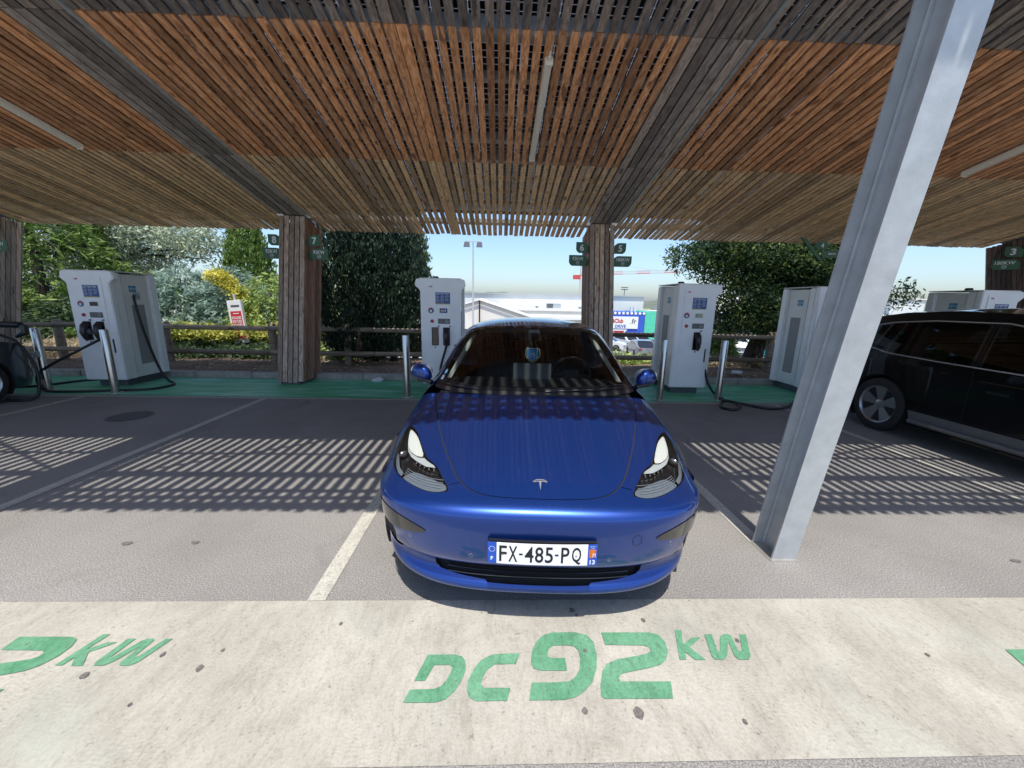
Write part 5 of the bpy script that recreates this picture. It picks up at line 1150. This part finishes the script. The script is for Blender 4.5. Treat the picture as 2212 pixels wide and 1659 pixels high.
for s in (-1, 1):
    def FG(u, v, s=s): p = SG(u, v); return np.array([p[0] * s, p[1], p[2]])
    SWIN = [(.385, .03), (.385, .16), (.39, .30), (.40, .43), (.42, .52), (.50, .53), (.58, .49), (.66, .42), (.685, .30), (.68, .16), (.665, .10), (.56, .045), (.45, .02)]
    RGL = [(.80, .035), (1, .03), (1, .50), (.84, .50), (.79, .42), (.775, .25), (.78, .08)]; RWG = [(.84, .505), (1, .505), (1, .66), (.86, .66), (.80, .58)]
    regs = [('trim', [(.49 + (a - .49) * 1.06 - .005, .27 + (b - .27) * 1.05) for a, b in SWIN]), ('win', SWIN), ('roof', RGL), ('roof', RWG), ('gap', strip([(0, .30), (.2, .30), (.38, .305)], .006, 1.6, 4)), ('post', strip([(.385, .30), (.5, .30), (.67, .30)], .06, 1.6, 4)), ('gap', strip([(.02, .50), (.2, .49), (.36, .47)], .006, 1.6, 4)), ('gap', strip([(.0, .03), (.2, .02), (.3, .02)], .006, 1.6, 4))]
    pg_ = patch(FG, (0, 1, 0, 1), (22, 34), regs, 'body', dn=.03); fl = s < 0
    fl = not fl
    skin('body_side', pg_['body'], 'blue_paint', car, flip=fl)
    for k_, nm, mt in (('trim', 'window_trim', 'gloss_black'), ('win', 'side_window', 'side_glass'), ('roof', 'roof_glass', 'gloss_black'), ('gap', 'door_gap', 'dark_void'), ('post', 'b_pillar', 'gloss_black')):
        if k_ in pg_: skin(nm, pg_[k_], mt, car, -.001 if k_ == 'gap' else 0, flip=fl)
    # lower body side with wheel arches
    def sx_(y): return float(np.interp(y, [.5, .7, 1.0, 1.4, 2.0, 3.2, 4.0, 4.5, 4.82], [.921, .945, .958, .962, .968, .97, .962, .93, .79]))
    def FS(y, z, s=s): return np.array([s * (sx_(y) - .0006 + (.006 * math.sin((z - .2) * 6.8)) - .05 * max(0, (.30 - z) / .15) ** 2), y, z])
    arch = lambda cy: [(cy + .385 * math.cos(a), .35 + .385 * math.sin(a)) for a in np.linspace(0, 2 * math.pi, 40, endpoint=False)]
    sill = [(1.25, .15), (3.45, .15), (3.45, .215), (1.25, .215)]
    ps = patch(FS, (.50, 4.82, .15, .662), (70, 12), [('sill', sill), ('none', arch(.875)), ('none', arch(3.84)), ('gap', strip([(2.27, .22), (2.27, .662)], .006)), ('gap', strip([(1.30, .40), (1.42, .662)], .006))], 'b', dn=.04)
    skin('lower_side', ps['b'], 'blue_paint', car, flip=s < 0); skin('sill', ps['sill'], 'black_plastic', car, flip=s < 0); skin('door_gap', ps['gap'], 'dark_void', car, -.002, flip=s < 0)
    for cy in (.875, 3.84):
        mb = MB(); V = []
        for a in np.linspace(-.62, math.pi + .62, 30):
            y_ = cy + .385 * math.cos(a); z_ = .35 + .385 * math.sin(a); x_ = sx_(y_) - .001; V += [(s * x_, y_, z_), (s * (x_ - .28), y_, z_)]
        mb.add(V, [(2 * i, 2 * i + 1, 2 * i + 3, 2 * i + 2) for i in range(29)]); mb.build('wheel_arch', 'dark_void', car)
def wheel(parent, x, y, r, w_, s, spokes=10, mats=('tyre', 'alloy', 'dark_alloy'), face='spoke', rim=.70):
    e = link('wheel', None, parent); e.location = (x, y, r); e.rotation_euler = (0, R(90) * s, 0)
    mb = MB(); rr_ = r * rim; mb.lathe([(rr_, -w_ * .46), (r * .86, -w_ * .5), (r * .975, -w_ * .42), (r, -w_ * .25), (r, w_ * .25), (r * .975, w_ * .42), (r * .86, w_ * .5), (rr_, w_ * .46), (rr_ * .98, w_ * .3), (rr_ * .95, -w_ * .4)], Matrix.Identity(4), 44); mb.build('tyre', mats[0], e, smooth=40)
    mb = MB(); mb.lathe([(rr_ * .95, -w_ * .45), (rr_ * .92, w_ * .1), (rr_ * .93, w_ * .40), (rr_ * 1.0, w_ * .465), (rr_ * 1.0, w_ * .40)], Matrix.Identity(4), 44)
    for k in range(spokes):
        a = 2 * math.pi * k / spokes; Mx = Matrix.Rotation(a, 4, 'Z'); c_, d_ = (.020, .030) if face == 'spoke' else (.03, .085)
        mb.add([Mx @ Vector(p) for p in ((.04, -c_, w_ * .30), (rr_ * .96, -d_, w_ * .40), (rr_ * .96, d_, w_ * .40), (.04, c_, w_ * .30), (.04, -c_, w_ * .18), (rr_ * .96, -d_, w_ * .28), (rr_ * .96, d_, w_ * .28), (.04, c_, w_ * .18))], [(0, 1, 2, 3), (4, 7, 6, 5), (0, 4, 5, 1), (1, 5, 6, 2), (2, 6, 7, 3)])
    mb.lathe([(0, w_ * .36), (.03, w_ * .36), (.065, w_ * .30), (.07, w_ * .1)], Matrix.Identity(4), 20); mb.build('rim', mats[1], e, smooth=30)
    mb = MB(); mb.lathe([(0, -w_ * .05), (rr_ * .93, -w_ * .05)], Matrix.Identity(4), 30)
    if face != 'spoke':
        for k in range(spokes):
            a = 2 * math.pi * (k + .5) / spokes; Mx = Matrix.Rotation(a, 4, 'Z'); mb.add([Mx @ Vector(p) for p in ((.07, -.012, w_ * .27), (rr_ * .95, -.055, w_ * .33), (rr_ * .95, .055, w_ * .33), (.07, .012, w_ * .27))], [(0, 1, 2, 3)])
    mb.build('rim_inset', mats[2], e)
    return e
for s in (-1, 1):
    for cy in (.875, 3.84): wheel(car, s * .80, cy, .345, .225, s)
# door mirrors
for s in (-1, 1):
    bm = bmesh.new(); bmesh.ops.create_uvsphere(bm, u_segments=24, v_segments=14, radius=1)
    for v in bm.verts:
        x, y, z = v.co; f_ = 1 if y < 0 else .55
        x2 = math.copysign(abs(x) ** .8, x); z2 = math.copysign(abs(z) ** .75, z)
        v.co = Vector((s * (.970 + x2 * .092 * (1 - .22 * z2)), 1.66 + y * .078 * f_ + x2 * .03, 1.035 + z2 * .068 + .010 * x2))
    me = bpy.data.meshes.new('m'); bm.to_mesh(me); bm.free(); me.materials.append(MT['blue_paint']); me.polygons.foreach_set('use_smooth', [True] * len(me.polygons))
    mo = link('door_mirror', me, car)
    mb = MB(); mb.tube([(s * .875, 1.62, .95), (s * .93, 1.64, .965), (s * .99, 1.66, .975)], [.022, .024, .03], 10); mb.build('mirror_arm', 'black_plastic', mo, smooth=50)
    mb = MB(); mb.lathe([(0, 0), (.085, 0)], Matrix.Translation((s * .98, 1.708, 1.037)) @ Matrix.Rotation(R(-90), 4, 'X') @ Matrix.Diagonal((1.15, .72, 1, 1)), 20); mb.build('mirror_glass', 'chrome', mo)
# underbody skirt
mb = MB(); mb.box((-.80, .32, .16), (.80, 4.7, .24)); mb.build('underbody', 'black_plastic', car)
# cabin
def cbox(nm, lo, hi, mat='interior', bev=.02, M=None, par=car): mb = MB(); mb.box(lo, hi, M=M); return mb.build(nm, mat, par, bevel=bev)
cbox('dashboard', (-.76, 1.30, .80), (.76, 1.98, .945)); cbox('cabin_floor', (-.8, 1.95, .3), (.8, 4.0, .36)); cbox('rear_bench', (-.62, 3.25, .36), (.62, 3.55, 1.18), M=None)
cbox('dash_trim', (-.74, 1.97, .88), (.74, 1.995, .915), 'dark_alloy', .004)
mb = MB(); mb.box((-.185, 1.90, .925), (.175, 1.915, 1.095)); sc_ = mb.build('touchscreen', 'black_plastic', car, bevel=.008)
mb = MB(); mb.box((-.182, 1.893, .928), (.172, 1.899, 1.092)); mb.build('screen_back', 'panel_grey', sc_, bevel=.003)
for s in (-1, 1):
    Mx = Tm(s * .37, 2.62, .5, 0, R(-18)); mb = MB(); mb.box((-.24, -.45, -.08), (.24, .05, .08), M=Tm(s * .37, 2.62, .5)); mb.box((-.24, -.07, 0), (.24, .07, .60), M=Mx); se = mb.build('seat', 'interior', car, bevel=.05)
    mb = MB(); mb.box((-.13, -.05, .62), (.13, .05, .82), M=Mx); mb.build('headrest', 'interior', se, bevel=.04)
    mb = MB(); mb.tube([(s * .40, 2.14, 1.385), (s * .56, 2.10, 1.37)], .004, 4)
    V = [(s * .05, 2.10, 1.383), (s * .46, 2.14, 1.362), (s * .47, 2.20, 1.335), (s * .05, 2.16, 1.350)]; mb.add(V + [(a, b, c_ + .014) for a, b, c_ in V], [(0, 1, 2, 3), (7, 6, 5, 4), (0, 4, 5, 1), (1, 5, 6, 2), (2, 6, 7, 3), (3, 7, 4, 0)]); mb.build('sun_visor', 'headliner', car)
    mb = MB(); mb.add([(s * .735, 1.56, 1.00), (s * .70, 1.60, 1.00), (s * .535, 2.14, 1.34), (s * .585, 2.17, 1.345), (s * .66, 2.62, 1.26), (s * .72, 2.52, 1.0), (s * .70, 2.44, 1.02), (s * .625, 2.45, 1.25)], [(0, 1, 2, 3), (3, 2, 7, 4), (4, 7, 6, 5)]); mb.build('pillar_lining', 'headliner', car)
mb = MB(); mb.box((-.57, 2.18, 1.372), (.57, 2.24, 1.395)); mb.build('header_lining', 'headliner', car, bevel=.008)
mb = MB(); mb.tube([(.37 + .185 * math.cos(a), 2.02 - .05 * math.sin(a), .965 + .175 * math.sin(a)) for a in np.linspace(0, 2 * math.pi, 41)], .015, 8); sw = mb.build('steering_wheel', 'interior', car, smooth=60)
mb = MB(); mb.box((.30, 1.99, .90), (.44, 2.03, 1.02)); mb.tube([(.19, 2.02, .955), (.32, 2.0, .97)], .014, 6); mb.tube([(.55, 2.02, .955), (.42, 2.0, .97)], .014, 6); mb.tube([(.37, 2.03, .80), (.37, 2.0, .93)], .016, 6); mb.build('wheel_hub', 'dark_alloy', sw, bevel=.004)
mb = MB(); mb.box((-.12, 1.97, 1.285), (.12, 2.0, 1.35)); mb.build('rear_view_mirror', 'gloss_black', car, bevel=.012)
mb = MB(); mb.box((-.045, 1.90, 1.335), (.055, 2.03, 1.395)); mb.build('camera_housing', 'black_plastic', car, bevel=.01)
# football pennant hanging from the mirror
P0 = Matrix.Translation((CARX, CARY, 0)) @ Matrix.Rotation(-CTH, 4, 'Z')
pc = P0 @ Vector((-.005, 1.945, 1.165))
t = thing('pennant', 'sky blue football pennant with gold fringe hanging behind the windscreen', 'pennant', pc, -CTH)
pq = [(-.052, .058), (.052, .058), (.052, -.022), (0, -.062), (-.052, -.022)]
mb = MB(); mb.prism(pq, lambda a, b, h: (a, -.001 + h, b), .003); mb.build('cloth', 'pennant_blue', t)
mb = MB(); mb.tube([(-.052, -.002, .058), (.052, -.002, .058)], .003, 5); mb.tube([(-.052, -.002, -.022), (0, -.002, -.062), (.052, -.002, -.022)], .002, 5)
em = []
for s in (-1, 1):
    mb.tube([(s * .006, -.003, -.020), (s * .012, -.003, .004), (s * .010, -.003, .018)], .0022, 4); mb.tube([(s * .010, -.003, .018), (s * .001, -.003, .004)], .0022, 4)
    mb.tube([(s * .008, -.003, .012), (s * .021, -.003, .006), (s * .024, -.003, -.008), (s * .015, -.003, -.020), (s * .022, -.003, -.022)], .0026, 4)
mb.build('crest', 'white_ink', t)
mb = MB(); fr_l = [(-.056, .055), (-.064, .02), (-.062, -.02), (-.035, -.052), (0, -.078), (.035, -.054), (.064, -.024), (.074, 0), (.066, .03), (.06, .055)]
mb.tube([(a + .004 * math.sin(i * 2.1), 0, b) for i, (a, b) in enumerate(smoothpoly(fr_l, 2, False))], .0055, 5); mb.build('fringe', 'pennant_gold', t)
mb = MB(); mb.tube([(-.052, 0, .058), (-.015, 0, .125)], .0018, 4); mb.tube([(.052, 0, .058), (.015, 0, .125)], .0018, 4); mb.build('cord', 'pennant_gold', t)

# ================================================================== OTHER VEHICLES
def vehicle(name, label, cat, loc, rz, L, top, wx, zb, wheels, wr_, paint, windows, gl='side_glass', group=None, grid=(60, 16), cl=None, trims=(), gaps=(), sill=None, spokes=(5, 'blade'), nose=.10, tumble=.30, belt=1.0, chrome_line=None, detail=True, wheelmats=('tyre', 'alloy', 'dark_alloy')):
    """side profile `top` [(y,z)...] from nose to tail; half width wx; local y runs from nose to tail"""
    t = thing(name, label, cat, loc, rz, group); H = max(z for _, z in top)
    ty = [p[0] for p in top]; tz = [p[1] for p in top]
    def hw(y, z):
        e = min(y, L - y) / (nose * 5); e = max(0, min(1, e)); rnd = 1 - .22 * (1 - e) ** 2.4
        tb = tumble * max(0, z - belt) / max(.01, H - belt); tb = tb ** 1.15 if tb > 0 else 0
        return wx * rnd * (1 - .03 * ((z - .62) / .4) ** 2 * (z < .62)) - tb * .62
    outl = [(y, z) for y, z in top] + [(L - .03, zb + .12), (L - .12, zb), (.12, zb), (.03, zb + .12)]
    for s in (-1, 1):
        fn = lambda y, z, s=s: np.array([s * hw(y, z), y, z])
        regs = []
        if sill: regs.append(('sill', sill))
        for wn in windows: c_ = np.mean(wn, 0); regs.append(('rim', [(c_[0] + (a - c_[0]) * (1 + .05 / max(.2, (max(p[0] for p in wn) - min(p[0] for p in wn)))), c_[1] + (b - c_[1]) * 1.07) for a, b in wn]))
        for wn in windows: regs.append(('win', wn))
        for g_ in gaps: regs.append(('gap', strip(g_, .007)))
        for cy in wheels: regs.append(('none', [(cy + (wr_ + .045) * math.cos(a), wr_ + (wr_ + .045) * math.sin(a)) for a in np.linspace(0, 2 * math.pi, 36, endpoint=False)]))
        if cl == 'arch': regs = [('clad', [(cy + (wr_ + .10) * math.cos(a), wr_ + (wr_ + .10) * math.sin(a)) for a in np.linspace(0, 2 * math.pi, 36, endpoint=False)]) for cy in wheels] + regs
        p_ = patch(fn, (0, L, zb, H), grid, regs, 'body', outer=outl, dn=.05); fl = s < 0
        for k_, nm, mt, of in (('body', 'body_side', paint, 0), ('sill', 'sill_cladding', cl or 'black_plastic', .006), ('rim', 'window_frame', 'gloss_black', .001), ('win', 'side_window', gl, 0), ('gap', 'door_gap', 'dark_void', -.001), ('clad', 'arch_cladding', cl or 'black_plastic', .012)):
            if k_ in p_: skin(nm, p_[k_], mt, t, of, flip=fl)
        if detail:
            for cy in wheels:
                mb = MB(); V = []
                for a in np.linspace(-.6, math.pi + .6, 24): V += [(s * (hw(cy, .5) - .003), cy + (wr_ + .045) * math.cos(a), wr_ + (wr_ + .045) * math.sin(a)), (s * (wx - .3), cy + (wr_ + .045) * math.cos(a), wr_ + (wr_ + .045) * math.sin(a))]
                mb.add(V, [(2 * i, 2 * i + 1, 2 * i + 3, 2 * i + 2) for i in range(23)]); mb.build('wheel_arch', 'dark_void', t)
        for cy in wheels: wheel(t, s * (wx - .125), cy, wr_, .24, s, spokes[0], wheelmats, spokes[1]) if detail else None
        if not detail:
            mb = MB()
            for cy in wheels: mb.lathe([(0, -.1), (wr_, -.1), (wr_, .1), (wr_ * .65, .1), (0, .08)], Tm(s * (wx - .11), cy, wr_) @ Matrix.Rotation(R(90) * s, 4, 'Y'), 16)
            mb.build('wheels', 'tyre', t)
        for i, ln in enumerate(trims):
            mb = MB(); mb.tube([(s * (hw(a, b) + .004), a, b) for a, b in ln], .008, 6); mb.build('chrome_strip', 'chrome', t, smooth=60)
    # skin across the car: bonnet, screen, roof, tail
    ps = dens(top, .12, False) + [top[-1]]; ps = [(float(a), float(b)) for a, b in ps]; nx = 12
    ends = [(L - .03, zb + .12), (L - .12, zb)]; st_ = [(.12, zb), (.03, zb + .12)]
    full = st_ + ps + ends; V = []; mats_ = []
    for y, z in full:
        h_ = hw(y, z); cr = .045 if .3 < y < L - .3 and z > .9 else .0
        bow = .10 if (y < .45 or y > L - .45) else 0
        for i in range(nx + 1):
            u = -1 + 2 * i / nx; V.append((u * h_, y - (bow * (1 - u * u) if y < L / 2 else -bow * (1 - u * u)), z + cr * (1 - u * u) * min(1, (z - .8) * 3)))
    F = []; 
    body = MB(); glass_ = MB()
    for j in range(len(full) - 1):
        (ya, za), (yb, zb_) = full[j], full[j + 1]; slope = abs(zb_ - za) / max(1e-6, abs(yb - ya)); mid = (za + zb_) / 2
        isg = mid > belt + .03 and .42 < slope < 3.2 and mid < H - .05
        tgt = glass_ if isg else body
        for i in range(nx):
            q = [j * (nx + 1) + i, j * (nx + 1) + i + 1, (j + 1) * (nx + 1) + i + 1, (j + 1) * (nx + 1) + i]
            (body if isg and i in (0, nx - 1) else tgt).add([V[k] for k in q], [(0, 1, 2, 3)])
    ga, gb = MB(), MB()
    for f_ in glass_.f:
        q = [glass_.v[i] for i in f_]; (ga if sum(p[1] for p in q) / len(q) < L / 2 else gb).add(q, [tuple(range(len(q)))])
    for m_, nm, mt in ((body, 'body_shell', paint), (ga, 'windscreen', gl), (gb, 'rear_window', gl)):
        if not m_.f: continue
        bm = bmesh.new(); vs = [bm.verts.new(v) for v in m_.v]; [bm.faces.new([vs[i] for i in f]) for f in m_.f]; bmesh.ops.remove_doubles(bm, verts=bm.verts, dist=1e-4); bmesh.ops.recalc_face_normals(bm, faces=bm.faces)
        me = bpy.data.meshes.new(nm); bm.to_mesh(me); bm.free(); me.materials.append(MT[mt]); me.polygons.foreach_set('use_smooth', [True] * len(me.polygons)); me.set_sharp_from_angle(angle=R(45)); link(nm, me, t)
    mb = MB(); mb.box((-wx + .25, .5, zb), (wx - .25, L - .5, zb + .08)); mb.box((-wx + .3, 1.2, .6), (wx - .3, L - .6, .75)); mb.build('underbody', 'dark_void', t)
    # lights
    for s in (-1, 1):
        z_ = float(np.interp(.06, ty, tz)) - .12
        mb = MB(); mb.box((min(s * (wx * .50), s * (wx * .84)), -.115 if True else 0, z_ - .05), (max(s * (wx * .50), s * (wx * .84)), .12, z_ + .05)); mb.build('headlight', 'lamp_chrome', t, bevel=.02)
        z2 = belt - .12; mb = MB(); mb.box((min(s * (wx * .5), s * (wx * .84)), L - .12, z2 - .05), (max(s * (wx * .5), s * (wx * .84)), L + .085, z2 + .05)); mb.build('rear_light', 'red_button', t, bevel=.02)
    return t, hw
# black family car at the right edge, tail towards the chargers
SX, SY = 6.13, 1.40; L_ = 4.55
top = [(0, .55), (.02, .80), (.25, .93), (.75, 1.02), (1.15, 1.09), (1.55, 1.33), (1.95, 1.53), (2.4, 1.62), (3.0, 1.64), (3.6, 1.60), (4.0, 1.53), (4.25, 1.42), (4.42, 1.16), (4.5, .95), (4.54, .7)]
W1 = [(1.50, 1.04), (1.66, 1.16), (2.02, 1.40), (2.42, 1.49), (2.56, 1.50), (2.56, 1.045)]
W2 = [(2.66, 1.05), (2.66, 1.50), (3.1, 1.50), (3.50, 1.475), (3.62, 1.10), (3.60, 1.085)]
W3 = [(3.66, 1.10), (3.54, 1.47), (3.68, 1.455), (3.80, 1.135)]
W4 = [(3.84, 1.145), (3.72, 1.45), (3.95, 1.40), (4.18, 1.27), (4.20, 1.215)]
suv, hwS = vehicle('family_car', 'black family car at the right edge, rear wheel showing beyond the post', 'car', (SX, SY, 0), 0, L_, top, .95, .20, (.88, 3.60), .365, 'black_paint', [W1, W2, W3, W4], cl='grey_clad', sill=[(1.35, .24), (3.15, .24), (3.18, .40), (1.33, .40)], gaps=[[(1.38, .42), (1.34, .8), (1.5, 1.02)], [(2.61, .42), (2.61, 1.5)], [(3.22, .60), (3.45, .85), (3.62, 1.08)], [(1.34, .42), (3.2, .42)]], trims=[[(1.46, 1.02), (2.0, 1.025), (3.0, 1.045), (3.6, 1.07), (4.0, 1.15), (4.23, 1.205), (4.22, 1.28), (4.0, 1.40), (3.7, 1.47), (3.2, 1.515), (2.5, 1.52), (2.0, 1.43), (1.62, 1.17)]], spokes=(5, 'blade'))
for s in (-1, 1):
    for y_, z_ in ((2.36, .80), (3.32, .98)):
        x_ = s * hwS(y_, z_); mb = MB(); mb.box((x_ - .006, y_ - .10, z_ - .016), (x_ + .006, y_ + .10, z_ + .016)); mb.build('door_handle', 'gloss_black', suv, bevel=.005)
    mb = MB(); mb.tube([(s * (hwS(y, .30) + .02), y, .27) for y in (1.36, 2.2, 3.14)], .028, 8); mb.build('side_step', 'grey_clad', suv, smooth=60)
    mb = MB(); mb.tube([(s * (hwS(y, .88) + .003), y, .90 - .02 * abs(y - 2.3)) for y in np.linspace(1.4, 2.55, 8)], .005, 5); mb.build('crease_trim', 'gloss_black', suv)
x_ = -hwS(3.93, 1.28) - .003; mb = MB(); mb.add([(x_, 3.97 + .045 * math.cos(a), 1.27 + .045 * math.sin(a)) for a in np.linspace(0, 2 * math.pi, 20, endpoint=False)], [tuple(range(20))]); mb.build('window_sticker', 'yellow_sticker', suv)
mb = MB(); mb.add([(x_ - .001, 3.97 + .026 * math.cos(a), 1.27 + .026 * math.sin(a)) for a in np.linspace(0, 2 * math.pi, 20, endpoint=False)], [tuple(range(20))]); mb.build('sticker_face', 'gloss_black', suv)
mb = MB(); mb.tube([(-hwS(y, z) + .05, y, z) for y, z in ((1.72, 1.06), (1.86, 1.28), (2.1, 1.42), (2.4, 1.47))], .02, 6); mb.build('grab_trim', 'headliner', suv, smooth=60)
# slate coloured car at the left edge, plugged in
top2 = [(0, .50), (.02, .74), (.22, .86), (.8, .97), (1.1, 1.02), (1.7, 1.36), (2.2, 1.48), (2.8, 1.50), (3.5, 1.42), (3.95, 1.22), (4.15, 1.0), (4.28, .92), (4.34, .62)]
V1 = [(1.35, .98), (1.8, 1.26), (2.2, 1.36), (2.45, 1.36), (2.45, .98)]; V2 = [(2.53, .98), (2.53, 1.36), (2.9, 1.36), (3.4, 1.28), (3.6, 1.02)]
lc, hwL = vehicle('hatchback_car', 'slate blue car cut by the left edge with a charging cable plugged in', 'car', (-8.24, 6.38, 0), R(180), 4.34, top2, .90, .19, (.80, 3.38), .335, 'slate_paint', [V1, V2], cl='black_plastic', sill=[(1.2, .2), (3.0, .2), (3.0, .27), (1.2, .27)], gaps=[[(1.2, .3), (1.25, .9)], [(2.49, .3), (2.49, 1.36)]], belt=.95, spokes=(5, 'spoke'))
mb = MB(); mb.tube(bez([(-7.60, 6.1, 1.0), (-7.48, 6.14, .93), (-7.34, 6.12, .84), (-7.20, 6.10, .62), (-7.13, 6.08, .42), (-7.12, 6.05, .2), (-7.14, 6.0, .05), (-7.22, 5.9, .022), (-7.5, 5.92, .022), (-7.8, 6.2, .022), (-8.3, 6.6, .022)]), .021, 10)
loc = lc.location; o = mb.build('charging_cable', 'black_rubber', lc, smooth=60); o.data.transform((Matrix.Translation(loc) @ Matrix.Rotation(R(180), 4, 'Z')).inverted())
mb = MB(); mb.tube([(-7.42, 6.30, 1.12), (-7.36, 6.24, 1.10), (-7.34, 6.22, 1.02), (-7.45, 6.2, .96)], [.03, .055, .05, .03], 10); mb.tube([(-7.75, 6.22, 1.14), (-7.42, 6.26, 1.13)], .05, 8); o = mb.build('charging_plug', 'black_plastic', lc, smooth=50); o.data.transform((Matrix.Translation(loc) @ Matrix.Rotation(R(180), 4, 'Z')).inverted())
# small cars in the lower lot
topc = [(0, .5), (.02, .7), (.2, .82), (.9, .95), (1.5, 1.36), (2.1, 1.45), (3.1, 1.42), (3.75, 1.1), (4.1, .95), (4.15, .6)]
wc = [[(1.2, .97), (1.6, 1.28), (2.2, 1.34), (3.0, 1.32), (3.5, 1.03)]]
GC = 'cars parked in the lower lot beyond the fence'
for (px, Y, rz_d, pm, lab) in ((1338, 42, 80, 'white_paint', 'white car nose up behind the column in the lower lot'), (1352, 39, 60, 'white_paint', 'white car parked nearest the blue car roof in the lower lot'), (1372, 36.5, 175, 'grey_paint', 'dark grey car among the parked cars in the lower lot'), (1392, 47, 85, 'grey_paint', 'silver car in front of the green shop panel'), (1380, 43, 20, 'white_paint', 'white car between the grey car and the shop'), (1405, 39, 170, 'black_paint', 'black car parked in the lower lot beside the charger'), (1418, 49, 90, 'black_paint', 'dark car at the right of the lower lot row')):
    p = at(px, 740, Y); vehicle('parked_car', lab, 'car', (p.x, Y, gz(0, Y)), R(rz_d), 4.15, topc, .88, .2, (.75, 3.3), .32, pm, wc, group=GC, grid=(18, 7), detail=False, belt=.93, gl='gloss_black')
topv = [(0, .5), (.02, .95), (.35, 1.2), (.7, 1.35), (1.15, 2.1), (1.5, 2.55), (2.2, 2.62), (5.6, 2.62), (5.75, 2.4), (5.8, .6)]
vx = at(1597, 750, 30)
van, _ = vehicle('delivery_van', 'white delivery van facing the fence in the lower lot', 'van', (vx.x - .2, 29.8, gz(0, 30)), R(-12), 5.8, topv, .98, .25, (.95, 4.6), .35, 'white_paint', [[(.85, 1.35), (1.25, 2.0), (1.75, 2.05), (1.75, 1.35)]], gl='gloss_black', grid=(20, 8), detail=False, belt=1.3, tumble=.18)
mb = MB(); mb.box((-.5, -.118, .72), (.5, -.09, .95)); mb.build('front_grille', 'grey_clad', van); mb = MB(); mb.box((-.8, -.12, .35), (.8, -.08, .55)); mb.build('front_bumper', 'grey_clad', van)
p = at(1566, 750, 28); vehicle('parked_car', 'dark car standing beside the white van', 'car', (p.x, 28, gz(0, 28)), R(80), 4.15, topc, .88, .2, (.75, 3.3), .32, 'black_paint', wc, group=GC, grid=(18, 7), detail=False, belt=.93, gl='gloss_black')
